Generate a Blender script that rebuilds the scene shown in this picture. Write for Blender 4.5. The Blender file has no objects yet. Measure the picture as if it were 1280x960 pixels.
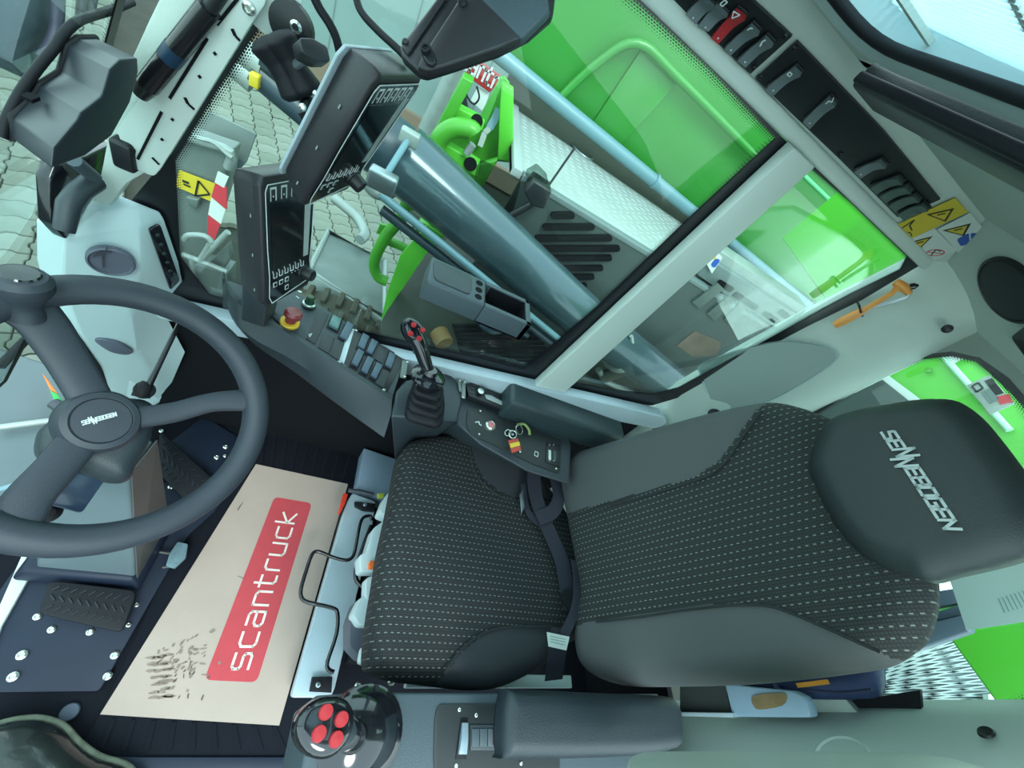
import bpy, bmesh, math, random
import numpy as np
from mathutils import Vector, Matrix

random.seed(7)
S = bpy.context.scene
COL = S.collection
V = Vector

# ------------------------------------------------------------------ camera
F = 481.0
RR = [Vector((-0.86533195, 0.00991119, 0.50110117)),      # image right, in world axes
      Vector((-0.31002345, 0.77499647, -0.55069586)),     # image down
      Vector((-0.39380969, -0.63188783, -0.66755651))]    # view direction
CAM = Vector((0, 0, 1.5))
cd = bpy.data.cameras.new('camera'); cam = bpy.data.objects.new('camera', cd); COL.objects.link(cam)
cd.sensor_width = 36; cd.lens = F / 1280 * 36; cd.clip_start = 0.01; cd.clip_end = 200
m = Matrix(((RR[0].x, -RR[1].x, -RR[2].x, CAM.x), (RR[0].y, -RR[1].y, -RR[2].y, CAM.y), (RR[0].z, -RR[1].z, -RR[2].z, CAM.z), (0, 0, 0, 1)))
cam.matrix_world = m
S.camera = cam
# ------------------------------------------------------------------ light
w = bpy.data.worlds.new('world'); S.world = w; w.use_nodes = True
nt = w.node_tree; bg = nt.nodes['Background']
tc = nt.nodes.new('ShaderNodeTexCoord'); sp = nt.nodes.new('ShaderNodeSeparateXYZ'); cr = nt.nodes.new('ShaderNodeValToRGB')
nt.links.new(tc.outputs['Generated'], sp.inputs[0]); nt.links.new(sp.outputs['Z'], cr.inputs[0]); nt.links.new(cr.outputs[0], bg.inputs[0])
cr.color_ramp.elements[0].position = 0.0; cr.color_ramp.elements[0].color = (.66, .86, .86, 1)
cr.color_ramp.elements[1].position = 0.6; cr.color_ramp.elements[1].color = (.62, .84, .92, 1)
bg.inputs[1].default_value = 2.3
sd = bpy.data.lights.new('sun', 'SUN'); sd.energy = 1.6; sd.angle = math.radians(20); sd.color = (.93, 1, .95)
so = bpy.data.objects.new('sun', sd); COL.objects.link(so)
so.rotation_euler = Vector((0.15, -0.75, -1.0)).to_track_quat('-Z', 'Y').to_euler()
S.view_settings.view_transform = 'Standard'; S.view_settings.look = 'None'; S.view_settings.gamma = 1
S.view_settings.use_curve_mapping = False
S.view_settings.exposure = 0.62

# ------------------------------------------------------------------ pixel helpers
def ray(u, v): return RR[0] * (u - 640) + RR[1] * (v - 480) + RR[2] * F
def at(u, v, x=None, y=None, z=None):
    d = ray(u, v)
    t = (x - CAM.x) / d.x if x is not None else (y - CAM.y) / d.y if y is not None else (z - CAM.z) / d.z
    return CAM + d * t
def onp(u, v, p, n):
    d = ray(u, v); p = V(p); n = V(n)
    return CAM + d * ((p - CAM).dot(n) / d.dot(n))
def ats(px, **k): return [at(u, v, **k) for u, v in px]
def onps(px, p, n): return [onp(u, v, p, n) for u, v in px]

# ------------------------------------------------------------------ materials
def s2l(c): return tuple((x / 255 / 12.92) if x / 255 <= .04045 else ((x / 255 + .055) / 1.055) ** 2.4 for x in c) + (1,)
MATS = {}
def mat(name, rgb, rough=.5, metal=0, bump=0, bscale=200, var=0, vscale=8, spec=.5, coat=0, emit=0):
    if name in MATS: return MATS[name]
    M = bpy.data.materials.new(name); M.use_nodes = True; t = M.node_tree; b = t.nodes['Principled BSDF']
    c = s2l(rgb); b.inputs['Base Color'].default_value = c
    b.inputs['Roughness'].default_value = rough; b.inputs['Metallic'].default_value = metal
    b.inputs['Specular IOR Level'].default_value = spec; b.inputs['Coat Weight'].default_value = coat
    if emit: b.inputs['Emission Color'].default_value = c; b.inputs['Emission Strength'].default_value = emit
    co = t.nodes.new('ShaderNodeTexCoord')
    if var:
        n = t.nodes.new('ShaderNodeTexNoise'); n.inputs['Scale'].default_value = vscale; n.inputs['Detail'].default_value = 6
        t.links.new(co.outputs['Object'], n.inputs['Vector'])
        r = t.nodes.new('ShaderNodeMapRange'); r.inputs[1].default_value = .3; r.inputs[2].default_value = .7
        r.inputs[3].default_value = 1 - var; r.inputs[4].default_value = 1 + var
        t.links.new(n.outputs['Fac'], r.inputs[0])
        h = t.nodes.new('ShaderNodeHueSaturation'); h.inputs['Color'].default_value = c
        t.links.new(r.outputs[0], h.inputs['Value']); t.links.new(h.outputs[0], b.inputs['Base Color'])
    if bump:
        n = t.nodes.new('ShaderNodeTexNoise'); n.inputs['Scale'].default_value = bscale; n.inputs['Detail'].default_value = 3
        t.links.new(co.outputs['Object'], n.inputs['Vector'])
        bp = t.nodes.new('ShaderNodeBump'); bp.inputs['Strength'].default_value = bump; bp.inputs['Distance'].default_value = .002
        t.links.new(n.outputs['Fac'], bp.inputs['Height']); t.links.new(bp.outputs[0], b.inputs['Normal'])
    MATS[name] = M; return M
def nmath(t, op, a, b=None):
    n = t.nodes.new('ShaderNodeMath'); n.operation = op
    for i, s in enumerate((a, b)):
        if s is None: continue
        if hasattr(s, 'links'): t.links.new(s, n.inputs[i])
        else: n.inputs[i].default_value = s
    return n.outputs[0]

plastic = mat('dark_plastic', (45, 55, 61), .45, bump=.25, bscale=600)
plastic_lt = mat('console_plastic', (62, 76, 83), .48, bump=.3, bscale=700)
plastic_bk = mat('black_plastic', (23, 27, 31), .4, bump=.15, bscale=500)
casing = mat('monitor_casing', (38, 38, 42), .42, bump=.15, bscale=600)
gloss_bk = mat('gloss_black', (22, 24, 30), .12, coat=.5)
rubber = mat('black_rubber', (18, 20, 26), .6, spec=.3)
rim_mat = mat('wheel_foam', (46, 53, 62), .5, bump=.25, bscale=900)
white = mat('white_trim', (182, 204, 206), .42, bump=.1, bscale=300)
paint_w = mat('pale_grey_paint', (192, 206, 200), .38, bump=.05, bscale=200)
liner = mat('grey_liner', (186, 202, 194), .6, bump=.2, bscale=500)
liner_dk = mat('grey_fabric_liner', (134, 148, 140), .8, bump=.3, bscale=800)
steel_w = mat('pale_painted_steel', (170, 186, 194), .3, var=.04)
navy = mat('dark_blue_steel', (24, 33, 50), .5, spec=.3, var=.12, vscale=12)
blackmat = mat('black_matting', (17, 20, 28), .85, spec=.15, bump=.4, bscale=300, var=.15)
void = mat('black_panel', (16, 18, 22), .8, spec=.15)
chrome = mat('bolt_metal', (205, 212, 205), .25, .9)
steel = mat('bare_steel', (150, 160, 165), .3, .8)
rodblack = mat('black_rod', (18, 18, 22), .25, coat=.4)
leather = mat('grey_leatherette', (50, 55, 60), .62, bump=.25, bscale=700)
leather_b = mat('backrest_leatherette', (74, 78, 80), .62, bump=.25, bscale=700)
leather_h = mat('headrest_leatherette', (44, 52, 54), .5, bump=.35, bscale=500)
arm_mat = mat('armrest_skin', (30, 41, 48), .48, bump=.3, bscale=500)
belt_m = mat('belt_webbing', (40, 44, 56), .65, bump=.5, bscale=900)
red = mat('button_red', (172, 44, 50), .35)
darkred = mat('mushroom_red', (125, 50, 52), .3)
yellow = mat('sign_yellow', (206, 184, 50), .5)
yellow2 = mat('ring_yellow', (220, 180, 50), .4)
orange = mat('hammer_orange', (226, 150, 72), .45)
orange2 = mat('orange_plastic', (235, 110, 40), .4)
redplast = mat('red_clip', (220, 60, 40), .4)
lcd = mat('screen_glass', (12, 14, 20), .06, coat=.6)
lcdgrey = mat('display_and_reflection_grey', (150, 160, 158), .25)
print_w = mat('white_print', (205, 215, 215), .5)
print_b = mat('black_print', (20, 22, 26), .5)
print_blue = mat('blue_print', (30, 80, 170), .5)
print_red = mat('red_print', (200, 60, 70), .5)
stickw = mat('sticker_white', (205, 215, 210), .5)
card = mat('paper_mat', (168, 151, 140), .8, bump=.2, bscale=60, var=.05, vscale=7)
cardred = mat('paper_red_print', (180, 62, 70), .75, var=.05, vscale=30)
cardlet = mat('paper_white_print', (226, 212, 204), .8)
green = mat('machine_green', (70, 152, 44), .35, var=.08, vscale=1.2)
green_b = mat('boom_green', (46, 128, 44), .3, var=.12, vscale=1.0)
green_l = mat('hood_green', (88, 186, 56), .35, var=.04, vscale=2)
galv = mat('galvanised_steel', (106, 117, 113), .45, .3, var=.14, vscale=6)
galv_l = mat('galvanised_pale', (142, 154, 150), .45, .2, var=.1, vscale=9)
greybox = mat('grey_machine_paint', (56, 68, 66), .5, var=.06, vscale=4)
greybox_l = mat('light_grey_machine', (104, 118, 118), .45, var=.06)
olive = mat('dark_cover', (40, 46, 38), .55, var=.2, vscale=4)
cyl_m = mat('cylinder_grey', (66, 86, 93), .22, .3, coat=.3)
tube_m = mat('pipe_blue_grey', (100, 134, 144), .35)
dkhose = mat('dark_hose', (42, 60, 70), .4)
wallm = mat('pale_truck_body', (126, 148, 146), .5, var=.05, vscale=1)
paver_m = mat('paver_concrete', (112, 120, 108), .9, bump=.5, bscale=40, var=.16, vscale=2.2)
joint_m = mat('paver_joint', (40, 45, 36), .95, var=.2, vscale=6)
deck_m = mat('deck_aluminium', (164, 174, 172), .4, .15, var=.08, vscale=3)
tyre_m = mat('muddy_tyre', (70, 70, 58), .9, bump=.8, bscale=30, var=.3, vscale=9)
blackframe = mat('window_frit', (20, 22, 28), .3)
bluebag = mat('navy_bag', (44, 58, 96), .7, bump=.5, bscale=200)
padblue = mat('worn_pedal_pad', (96, 122, 130), .6, var=.2, vscale=60)
boot_m = mat('boot_leather', (36, 42, 40), .22, bump=.4, bscale=50, var=.3, vscale=20, coat=.3)
boot_rim = mat('boot_edge', (116, 122, 104), .8, var=.3, vscale=50)
leverblue = mat('lever_enamel', (44, 60, 82), .25, coat=.4)
colgrey = mat('column_paint', (88, 102, 107), .45, var=.05)
colbrown = mat('column_side_paint', (86, 84, 82), .45)
duct = mat('duct_dark', (62, 66, 76), .5)
vent_m = mat('vent_grey', (92, 98, 112), .45)
paper = mat('paper_sheet', (200, 228, 222), .7)
shelf_m = mat('shelf_cover', (150, 176, 196), .45)
woodish = mat('rust_brown', (136, 116, 80), .8, var=.2, vscale=30)

def glass_mat(name, tint, refl=.07, rough=0.0):
    M = bpy.data.materials.new(name); M.use_nodes = True; t = M.node_tree
    for n in list(t.nodes): t.nodes.remove(n)
    o = t.nodes.new('ShaderNodeOutputMaterial'); mx = t.nodes.new('ShaderNodeMixShader')
    tr = t.nodes.new('ShaderNodeBsdfTransparent'); tr.inputs[0].default_value = tint + (1,)
    g = t.nodes.new('ShaderNodeBsdfGlossy'); g.inputs['Roughness'].default_value = rough
    fr = t.nodes.new('ShaderNodeFresnel'); fr.inputs[0].default_value = 1.35
    k = nmath(t, 'ADD', nmath(t, 'MULTIPLY', fr.outputs[0], .30), refl * .2)
    t.links.new(k, mx.inputs[0]); t.links.new(tr.outputs[0], mx.inputs[1]); t.links.new(g.outputs[0], mx.inputs[2])
    t.links.new(mx.outputs[0], o.inputs[0]); return M
glass = glass_mat('window_glass', (.90, .97, .95))
glass_dk = glass_mat('reflection_and_lens_tint', (.55, .60, .58))
blindm = bpy.data.materials.new('blind_film'); blindm.use_nodes = True; _t = blindm.node_tree
_b = _t.nodes['Principled BSDF']; _b.inputs['Base Color'].default_value = (.8, .92, .95, 1); _tl = _t.nodes.new('ShaderNodeBsdfTranslucent'); _tl.inputs[0].default_value = (.85, .95, 1, 1)
_m = _t.nodes.new('ShaderNodeMixShader'); _m.inputs[0].default_value = .8; _t.links.new(_b.outputs[0], _m.inputs[1]); _t.links.new(_tl.outputs[0], _m.inputs[2]); _t.links.new(_m.outputs[0], _t.nodes['Material Output'].inputs[0])

def frit_dots(name):
    M = bpy.data.materials.new(name); M.use_nodes = True; t = M.node_tree
    b = t.nodes['Principled BSDF']; b.inputs['Base Color'].default_value = s2l((20, 22, 28)); b.inputs['Roughness'].default_value = .3
    uv = t.nodes.new('ShaderNodeUVMap'); sx = t.nodes.new('ShaderNodeSeparateXYZ'); t.links.new(uv.outputs[0], sx.inputs[0])
    u = nmath(t, 'DIVIDE', sx.outputs[0], .0055)
    vv = nmath(t, 'MULTIPLY', sx.outputs[1], 5.0)
    row = nmath(t, 'FLOOR', vv); sh = nmath(t, 'MULTIPLY', nmath(t, 'MODULO', row, 2.0), .5)
    fu = nmath(t, 'SUBTRACT', nmath(t, 'FRACT', nmath(t, 'ADD', u, sh)), .5)
    fv = nmath(t, 'SUBTRACT', nmath(t, 'FRACT', vv), .5)
    d = nmath(t, 'SQRT', nmath(t, 'ADD', nmath(t, 'MULTIPLY', fu, fu), nmath(t, 'MULTIPLY', fv, fv)))
    rad = nmath(t, 'SUBTRACT', .50, nmath(t, 'MULTIPLY', sx.outputs[1], .42))
    hole = nmath(t, 'GREATER_THAN', d, rad)
    tr = t.nodes.new('ShaderNodeBsdfTransparent'); mx = t.nodes.new('ShaderNodeMixShader')
    t.links.new(hole, mx.inputs[0]); t.links.new(b.outputs[0], mx.inputs[1]); t.links.new(tr.outputs[0], mx.inputs[2])
    t.links.new(mx.outputs[0], t.nodes['Material Output'].inputs[0]); return M
frit_m = frit_dots('frit_dots')

def fabric_mat(name, base, dash, pu=.0125, pv=.0145, duty=.42, th=.14):
    M = bpy.data.materials.new(name); M.use_nodes = True; t = M.node_tree; b = t.nodes['Principled BSDF']
    b.inputs['Roughness'].default_value = .85
    uv = t.nodes.new('ShaderNodeUVMap'); sx = t.nodes.new('ShaderNodeSeparateXYZ'); t.links.new(uv.outputs[0], sx.inputs[0])
    rv = nmath(t, 'DIVIDE', sx.outputs[0], pv); row = nmath(t, 'FLOOR', rv)
    sh = nmath(t, 'MULTIPLY', nmath(t, 'MODULO', row, 2.0), .5)
    uu = nmath(t, 'FRACT', nmath(t, 'ADD', nmath(t, 'DIVIDE', sx.outputs[1], pu), sh))
    k = nmath(t, 'MULTIPLY', nmath(t, 'LESS_THAN', uu, duty), nmath(t, 'LESS_THAN', nmath(t, 'FRACT', rv), th))
    # fine woven cells
    cu = nmath(t, 'FRACT', nmath(t, 'DIVIDE', sx.outputs[0], .0052)); cv = nmath(t, 'FRACT', nmath(t, 'DIVIDE', sx.outputs[1], .0052))
    cell = nmath(t, 'MULTIPLY', nmath(t, 'GREATER_THAN', cu, .35), nmath(t, 'GREATER_THAN', cv, .3))
    m1 = t.nodes.new('ShaderNodeMix'); m1.data_type = 'RGBA'; m1.inputs[6].default_value = s2l([max(0, c * .62) for c in base]); m1.inputs[7].default_value = s2l(base)
    t.links.new(cell, m1.inputs[0])
    m2 = t.nodes.new('ShaderNodeMix'); m2.data_type = 'RGBA'; m2.inputs[7].default_value = s2l(dash)
    t.links.new(k, m2.inputs[0]); t.links.new(m1.outputs[2], m2.inputs[6]); t.links.new(m2.outputs[2], b.inputs['Base Color'])
    bp = t.nodes.new('ShaderNodeBump'); bp.inputs['Strength'].default_value = .6; bp.inputs['Distance'].default_value = .001
    t.links.new(cell, bp.inputs['Height']); t.links.new(bp.outputs[0], b.inputs['Normal']); return M
fab_seat = fabric_mat('seat_fabric', (36, 41, 43), (108, 115, 113))
fab_back = fabric_mat('backrest_fabric', (43, 50, 50), (116, 126, 119))

def stripes_mat(name, a, b_, pitch, axis='X', duty=.5):
    M = bpy.data.materials.new(name); M.use_nodes = True; t = M.node_tree; b = t.nodes['Principled BSDF']
    co = t.nodes.new('ShaderNodeTexCoord'); sx = t.nodes.new('ShaderNodeSeparateXYZ'); t.links.new(co.outputs['Object'], sx.inputs[0])
    k = nmath(t, 'GREATER_THAN', nmath(t, 'FRACT', nmath(t, 'DIVIDE', sx.outputs[axis], pitch)), duty)
    mx = t.nodes.new('ShaderNodeMix'); mx.data_type = 'RGBA'; mx.inputs[6].default_value = s2l(a); mx.inputs[7].default_value = s2l(b_)
    t.links.new(k, mx.inputs[0]); t.links.new(mx.outputs[2], b.inputs['Base Color']); b.inputs['Roughness'].default_value = .5; return M

# ------------------------------------------------------------------ mesh helpers
def wloc(o):
    v = V((0, 0, 0))
    while o: v = v + o.location; o = o.parent
    return v
def mk(name, verts, faces, M, parent=None, smooth=35, uvs=None, bevel=0, segs=3, recalc=True):
    verts = [V(v) for v in verts]
    org = wloc(parent) if parent else sum(verts, V((0, 0, 0))) / len(verts)
    me = bpy.data.meshes.new(name)
    me.from_pydata([tuple(v - org) for v in verts], [], faces)
    if uvs is not None:
        l = me.uv_layers.new(name='UVMap')
        for lp in me.loops: l.data[lp.index].uv = uvs[lp.vertex_index]
    if recalc:
        bm = bmesh.new(); bm.from_mesh(me); bmesh.ops.recalc_face_normals(bm, faces=bm.faces)
        if bevel:
            ed = [e for e in bm.edges if len(e.link_faces) == 2 and e.calc_face_angle(0) > .5]
            bmesh.ops.bevel(bm, geom=ed, offset=bevel, segments=segs, profile=.5, affect='EDGES', clamp_overlap=True)
        bm.to_mesh(me); bm.free()
    me.materials.append(M)
    if smooth:
        me.polygons.foreach_set('use_smooth', [True] * len(me.polygons)); me.set_sharp_from_angle(angle=math.radians(smooth))
    o = bpy.data.objects.new(name, me); COL.objects.link(o)
    if parent: o.parent = parent
    else: o.location = org
    return o
def tag(o, label=None, cat=None, group=None, kind=None):
    if label: o['label'] = label
    if cat: o['category'] = cat
    if group: o['group'] = group
    if kind: o['kind'] = kind
    return o
def empty(name, loc, label, cat, group=None):
    o = bpy.data.objects.new(name, None); COL.objects.link(o); o.location = loc; o.empty_display_size = .05
    return tag(o, label, cat, group)
def struct(o): o['kind'] = 'structure'; return o

class G:
    """collects several shapes into one mesh"""
    def __init__(s): s.v = []; s.f = []; s.uv = []
    def add(s, v, f, uv=None):
        b = len(s.v); s.v += [V(a) for a in v]; s.f += [[i + b for i in q] for q in f]
        s.uv += (uv if uv else [(0, 0)] * len(v)); return s
    def mk(s, name, M, parent=None, **k): return mk(name, s.v, s.f, M, parent, **k)

def P_prism(pts, vec):
    n = len(pts); vec = V(vec); p = [V(a) for a in pts]
    v = p + [a + vec for a in p]
    return v, [list(range(n)), list(range(2 * n - 1, n - 1, -1))] + [[i, (i + 1) % n, n + (i + 1) % n, n + i] for i in range(n)]
def P_box(c, sx, sy, sz, ax=None):
    ax = ax or (V((1, 0, 0)), V((0, 1, 0)), V((0, 0, 1))); c = V(c)
    b = [c + ax[0] * a * sx / 2 + ax[1] * b_ * sy / 2 - ax[2] * sz / 2 for a, b_ in ((-1, -1), (1, -1), (1, 1), (-1, 1))]
    return P_prism(b, ax[2] * sz)
def spline(pts, sub=6, closed=False):
    pts = [V(p) for p in pts]; n = len(pts); out = []
    if n < 3: return pts
    for i in range(n if closed else n - 1):
        if closed: a, b, c, d = pts[(i - 1) % n], pts[i], pts[(i + 1) % n], pts[(i + 2) % n]
        else: a, b, c, d = pts[max(i - 1, 0)], pts[i], pts[i + 1], pts[min(i + 2, n - 1)]
        for k in range(sub):
            t = k / sub
            out.append(.5 * ((2 * b) + (c - a) * t + (2 * a - 5 * b + 4 * c - d) * t * t + (3 * b - a - 3 * c + d) * t ** 3))
    if not closed: out.append(pts[-1])
    return out
def P_tube(pts, r, n=10, closed=False, cap=True, sec=None, up=None):
    pts = [V(p) for p in pts]; m_ = len(pts); v = []; f = []
    rs = r if isinstance(r, (list, tuple)) else [r] * m_
    prev = None
    for i, p in enumerate(pts):
        a = pts[(i - 1) % m_] if closed else pts[max(i - 1, 0)]; b = pts[(i + 1) % m_] if closed else pts[min(i + 1, m_ - 1)]
        t = (b - a).normalized()
        if up is not None: s = t.cross(V(up)).normalized()
        elif prev is None:
            s = t.cross(V((0, 0, 1)) if abs(t.z) < .9 else V((1, 0, 0))).normalized()
        else: s = (prev - t * prev.dot(t)).normalized()
        prev = s; q = s.cross(t)
        if sec: v += [p + s * a_ + q * b_ for a_, b_ in sec]
        else: v += [p + (s * math.cos(k * 2 * math.pi / n) + q * math.sin(k * 2 * math.pi / n)) * rs[i] for k in range(n)]
    if sec: n = len(sec)
    for i in range(m_ if closed else m_ - 1):
        j = (i + 1) % m_
        f += [[i * n + k, i * n + (k + 1) % n, j * n + (k + 1) % n, j * n + k] for k in range(n)]
    if cap and not closed: f += [list(range(n)), list(range((m_ - 1) * n, m_ * n))]
    return v, f
def P_ribbon(pts, wdir, wd, th):
    """strap: width along wdir, thickness along path normal"""
    pts = [V(p) for p in pts]; m_ = len(pts); v = []; f = []
    for i, p in enumerate(pts):
        t = (pts[min(i + 1, m_ - 1)] - pts[max(i - 1, 0)]).normalized()
        wv = V(wdir[i]) if isinstance(wdir, list) else V(wdir)
        wv = (wv - t * wv.dot(t)).normalized(); nn = t.cross(wv)
        ww = wd[i] if isinstance(wd, list) else wd
        v += [p + wv * ww / 2 + nn * th / 2, p - wv * ww / 2 + nn * th / 2, p - wv * ww / 2 - nn * th / 2, p + wv * ww / 2 - nn * th / 2]
    for i in range(m_ - 1): f += [[i * 4 + k, i * 4 + (k + 1) % 4, i * 4 + 4 + (k + 1) % 4, i * 4 + 4 + k] for k in range(4)]
    f += [[0, 1, 2, 3], [m_ * 4 - 4, m_ * 4 - 3, m_ * 4 - 2, m_ * 4 - 1]]
    return v, f
def basis(n):
    n = V(n).normalized(); a = V((0, 0, 1)) if abs(n.z) < .9 else V((1, 0, 0))
    x = a.cross(n).normalized(); return x, n.cross(x), n
def P_lathe(c, n, prof, seg=24, sx=1, ex=None):
    """prof: list of (radius, height)"""
    x, y, n = basis(n); c = V(c); v = []; f = []
    if ex is not None: x = (V(ex) - n * V(ex).dot(n)).normalized(); y = n.cross(x)
    for r, h in prof: v += [c + n * h + (x * math.cos(2 * math.pi * k / seg) * sx + y * math.sin(2 * math.pi * k / seg)) * r for k in range(seg)]
    for i in range(len(prof) - 1): f += [[i * seg + k, i * seg + (k + 1) % seg, (i + 1) * seg + (k + 1) % seg, (i + 1) * seg + k] for k in range(seg)]
    if prof[0][0] > 1e-6: f.append(list(range(seg)))
    if prof[-1][0] > 1e-6: f.append(list(range((len(prof) - 1) * seg, len(prof) * seg)))
    return v, f
def P_loft(rings, closed_ring=True, cap=True):
    n = len(rings[0]); v = [V(p) for r in rings for p in r]; f = []
    for i in range(len(rings) - 1):
        for k in range(n if closed_ring else n - 1):
            f.append([i * n + k, i * n + (k + 1) % n, (i + 1) * n + (k + 1) % n, (i + 1) * n + k])
    if cap and closed_ring: f += [list(range(n)), list(range((len(rings) - 1) * n, len(rings) * n))]
    return v, f
def prism(name, pts, vec, M, parent=None, **k):
    v, f = P_prism(pts, vec); return mk(name, v, f, M, parent, **k)
def box(name, c, sx, sy, sz, M, parent=None, ax=None, **k):
    v, f = P_box(c, sx, sy, sz, ax); return mk(name, v, f, M, parent, **k)
def tube(name, pts, r, M, parent=None, n=10, closed=False, sub=0, **k):
    if sub: pts = spline(pts, sub, closed)
    v, f = P_tube(pts, r, n, closed); return mk(name, v, f, M, parent, smooth=50, **k)
def lathe(name, c, n, prof, M, parent=None, seg=24, sx=1, ex=None, **k):
    v, f = P_lathe(c, n, prof, seg, sx, ex); return mk(name, v, f, M, parent, **k)
def nrm(pts):
    n = V((0, 0, 0))
    for i in range(len(pts)):
        a, b = pts[i], pts[(i + 1) % len(pts)]
        n += V(((a.y - b.y) * (a.z + b.z), (a.z - b.z) * (a.x + b.x), (a.x - b.x) * (a.y + b.y)))
    n.normalize()
    if n.dot(CAM - pts[0]) < 0: n = -n
    return n
def rounded(pts, r=.2, seg=4, closed=True):
    """round the corners of a polygon of vectors, r absolute"""
    out = []; n = len(pts)
    for i in range(n):
        p = V(pts[i]); a = V(pts[i - 1]) - p; b = V(pts[(i + 1) % n]) - p
        k = min(r, a.length * .45, b.length * .45); A = p + a.normalized() * k; B = p + b.normalized() * k
        for j in range(seg + 1):
            t = j / seg; out.append(A * (1 - t) ** 2 + p * 2 * t * (1 - t) + B * t * t)
    return out
def bolt(c, n, M=None, parent=None, r=.006, name='bolt'):
    return lathe(name, c, n, [(r, 0), (r * .95, r * .5), (r * .55, r * .75), (r * .5, r * .4), (0, r * .4)], M or chrome, parent, seg=12)

# cushion built as a height field over a rounded outline
def segdist(P, poly):
    A = poly; B = np.roll(poly, -1, 0); d = np.full(len(P), 1e9); near = np.zeros_like(P); inside = np.zeros(len(P), bool)
    for a, b in zip(A, B):
        ab = b - a; t = np.clip(((P - a) @ ab) / (ab @ ab + 1e-12), 0, 1); q = a + t[:, None] * ab; dd = np.hypot(*(P - q).T)
        k = dd < d; d[k] = dd[k]; near[k] = q[k]
        c = ((a[1] > P[:, 1]) != (b[1] > P[:, 1]))
        with np.errstate(divide='ignore', invalid='ignore'):
            xi = (b[0] - a[0]) * (P[:, 1] - a[1]) / (b[1] - a[1]) + a[0]
        inside ^= c & (P[:, 0] < xi)
    return d, near, inside
def cushion(outline, n, T, r, dome, depth, parts, parent, cell=.006, ex=(0, 1, 0), back_r=.02, smoothout=5, tuft=None, holes=None):
    """parts: list of (name, material, polygon or None); the last with None is the rest"""
    n = V(n).normalized(); p0 = sum([V(p) for p in outline], V((0, 0, 0))) / len(outline)
    e1 = (V(ex) - n * V(ex).dot(n)).normalized(); e2 = n.cross(e1)
    ol = spline(outline, smoothout, True) if smoothout else outline
    to2 = lambda q: np.array([(V(q) - p0).dot(e1), (V(q) - p0).dot(e2)])
    poly = np.array([to2(q) for q in ol]); lo = poly.min(0) - cell * 1.5; hi = poly.max(0) + cell * 1.5
    nx = int((hi[0] - lo[0]) / cell) + 2; ny = int((hi[1] - lo[1]) / cell) + 2
    X, Y = np.meshgrid(lo[0] + np.arange(nx) * cell, lo[1] + np.arange(ny) * cell, indexing='ij')
    P = np.stack([X.ravel(), Y.ravel()], 1); d, near, ins = segdist(P, poly)
    idx = lambda i, j: i * ny + j
    ins2 = ins.reshape(nx, ny); q = []
    for i in range(nx - 1):
        for j in range(ny - 1):
            if ins2[i, j] and ins2[i + 1, j] and ins2[i, j + 1] and ins2[i + 1, j + 1]: q.append((idx(i, j), idx(i + 1, j), idx(i + 1, j + 1), idx(i, j + 1)))
            elif ins2[i, j] or ins2[i + 1, j] or ins2[i, j + 1] or ins2[i + 1, j + 1]: q.append((idx(i, j), idx(i + 1, j), idx(i + 1, j + 1), idx(i, j + 1)))
    out = ~ins; P[out] = near[out]; d[out] = 0
    h = T * np.sqrt(np.clip(1 - (1 - np.clip(d / r, 0, 1)) ** 2, 0, 1)) + dome * (1 - np.exp(-d / (r * 2)))
    if tuft is not None: h = h + tuft(P, d)
    # classify
    qa = np.array(q); cen = P[qa].mean(1); lab = np.full(len(qa), len(parts) - 1)
    for k, (nm, M, pg) in enumerate(parts):
        if pg is None: continue
        pp = np.array([to2(a) for a in pg]); _, _, i2 = segdist(cen, pp); lab[i2 & (lab == len(parts) - 1)] = k
    # skirt from boundary edges
    from collections import defaultdict
    ec = defaultdict(list)
    for fi, f in enumerate(q):
        for a, b in zip(f, f[1:] + f[:1]): ec[(min(a, b), max(a, b))].append((a, b, fi))
    bd = [v[0] for v in ec.values() if len(v) == 1]
    W = [p0 + e1 * float(a) + e2 * float(b) + n * float(c) for (a, b), c in zip(P, h)]
    objs = []
    for k, (nm, M, pg) in enumerate(parts):
        fs = [q[i] for i in np.where(lab == k)[0]]
        vs = []; mp = {}; uv = []; faces = []
        def vid(key, co, u):
            if key not in mp: mp[key] = len(vs); vs.append(co); uv.append(u)
            return mp[key]
        for f in fs: faces.append([vid(a, W[a], (float(P[a][0]), float(P[a][1]))) for a in f])
        prof = [(0, 0), (0, depth * .6), (back_r * .3, depth * .85), (back_r, depth)]
        ctr = P[ins].mean(0)
        for a, b, fi in bd:
            if lab[fi] != k: continue
            for s in range(3):
                row = []
                for (vv, lv) in ((a, s), (b, s), (b, s + 1), (a, s + 1)):
                    if lv == 0: row.append(vid(vv, W[vv], (float(P[vv][0]), float(P[vv][1]))))
                    else:
                        dr = ctr - P[vv]; dr = dr / (np.linalg.norm(dr) + 1e-9) * prof[lv][0]
                        row.append(vid((vv, lv), p0 + e1 * float(P[vv][0] + dr[0]) + e2 * float(P[vv][1] + dr[1]) - n * prof[lv][1], (float(P[vv][0]), float(P[vv][1]) - prof[lv][1])))
                faces.append([row[0], row[3], row[2], row[1]])
        if k == len(parts) - 1:
            loopv = [p0 + e1 * float(a * .97) + e2 * float(b * .97) - n * depth for a, b in poly]
            base = len(vs); vs += loopv; uv += [(0, 0)] * len(loopv); faces.append(list(range(base, base + len(loopv)))[::-1])
        objs.append(mk(nm, vs, faces, M, parent, smooth=60, uvs=uv, recalc=False))
    return objs

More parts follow.
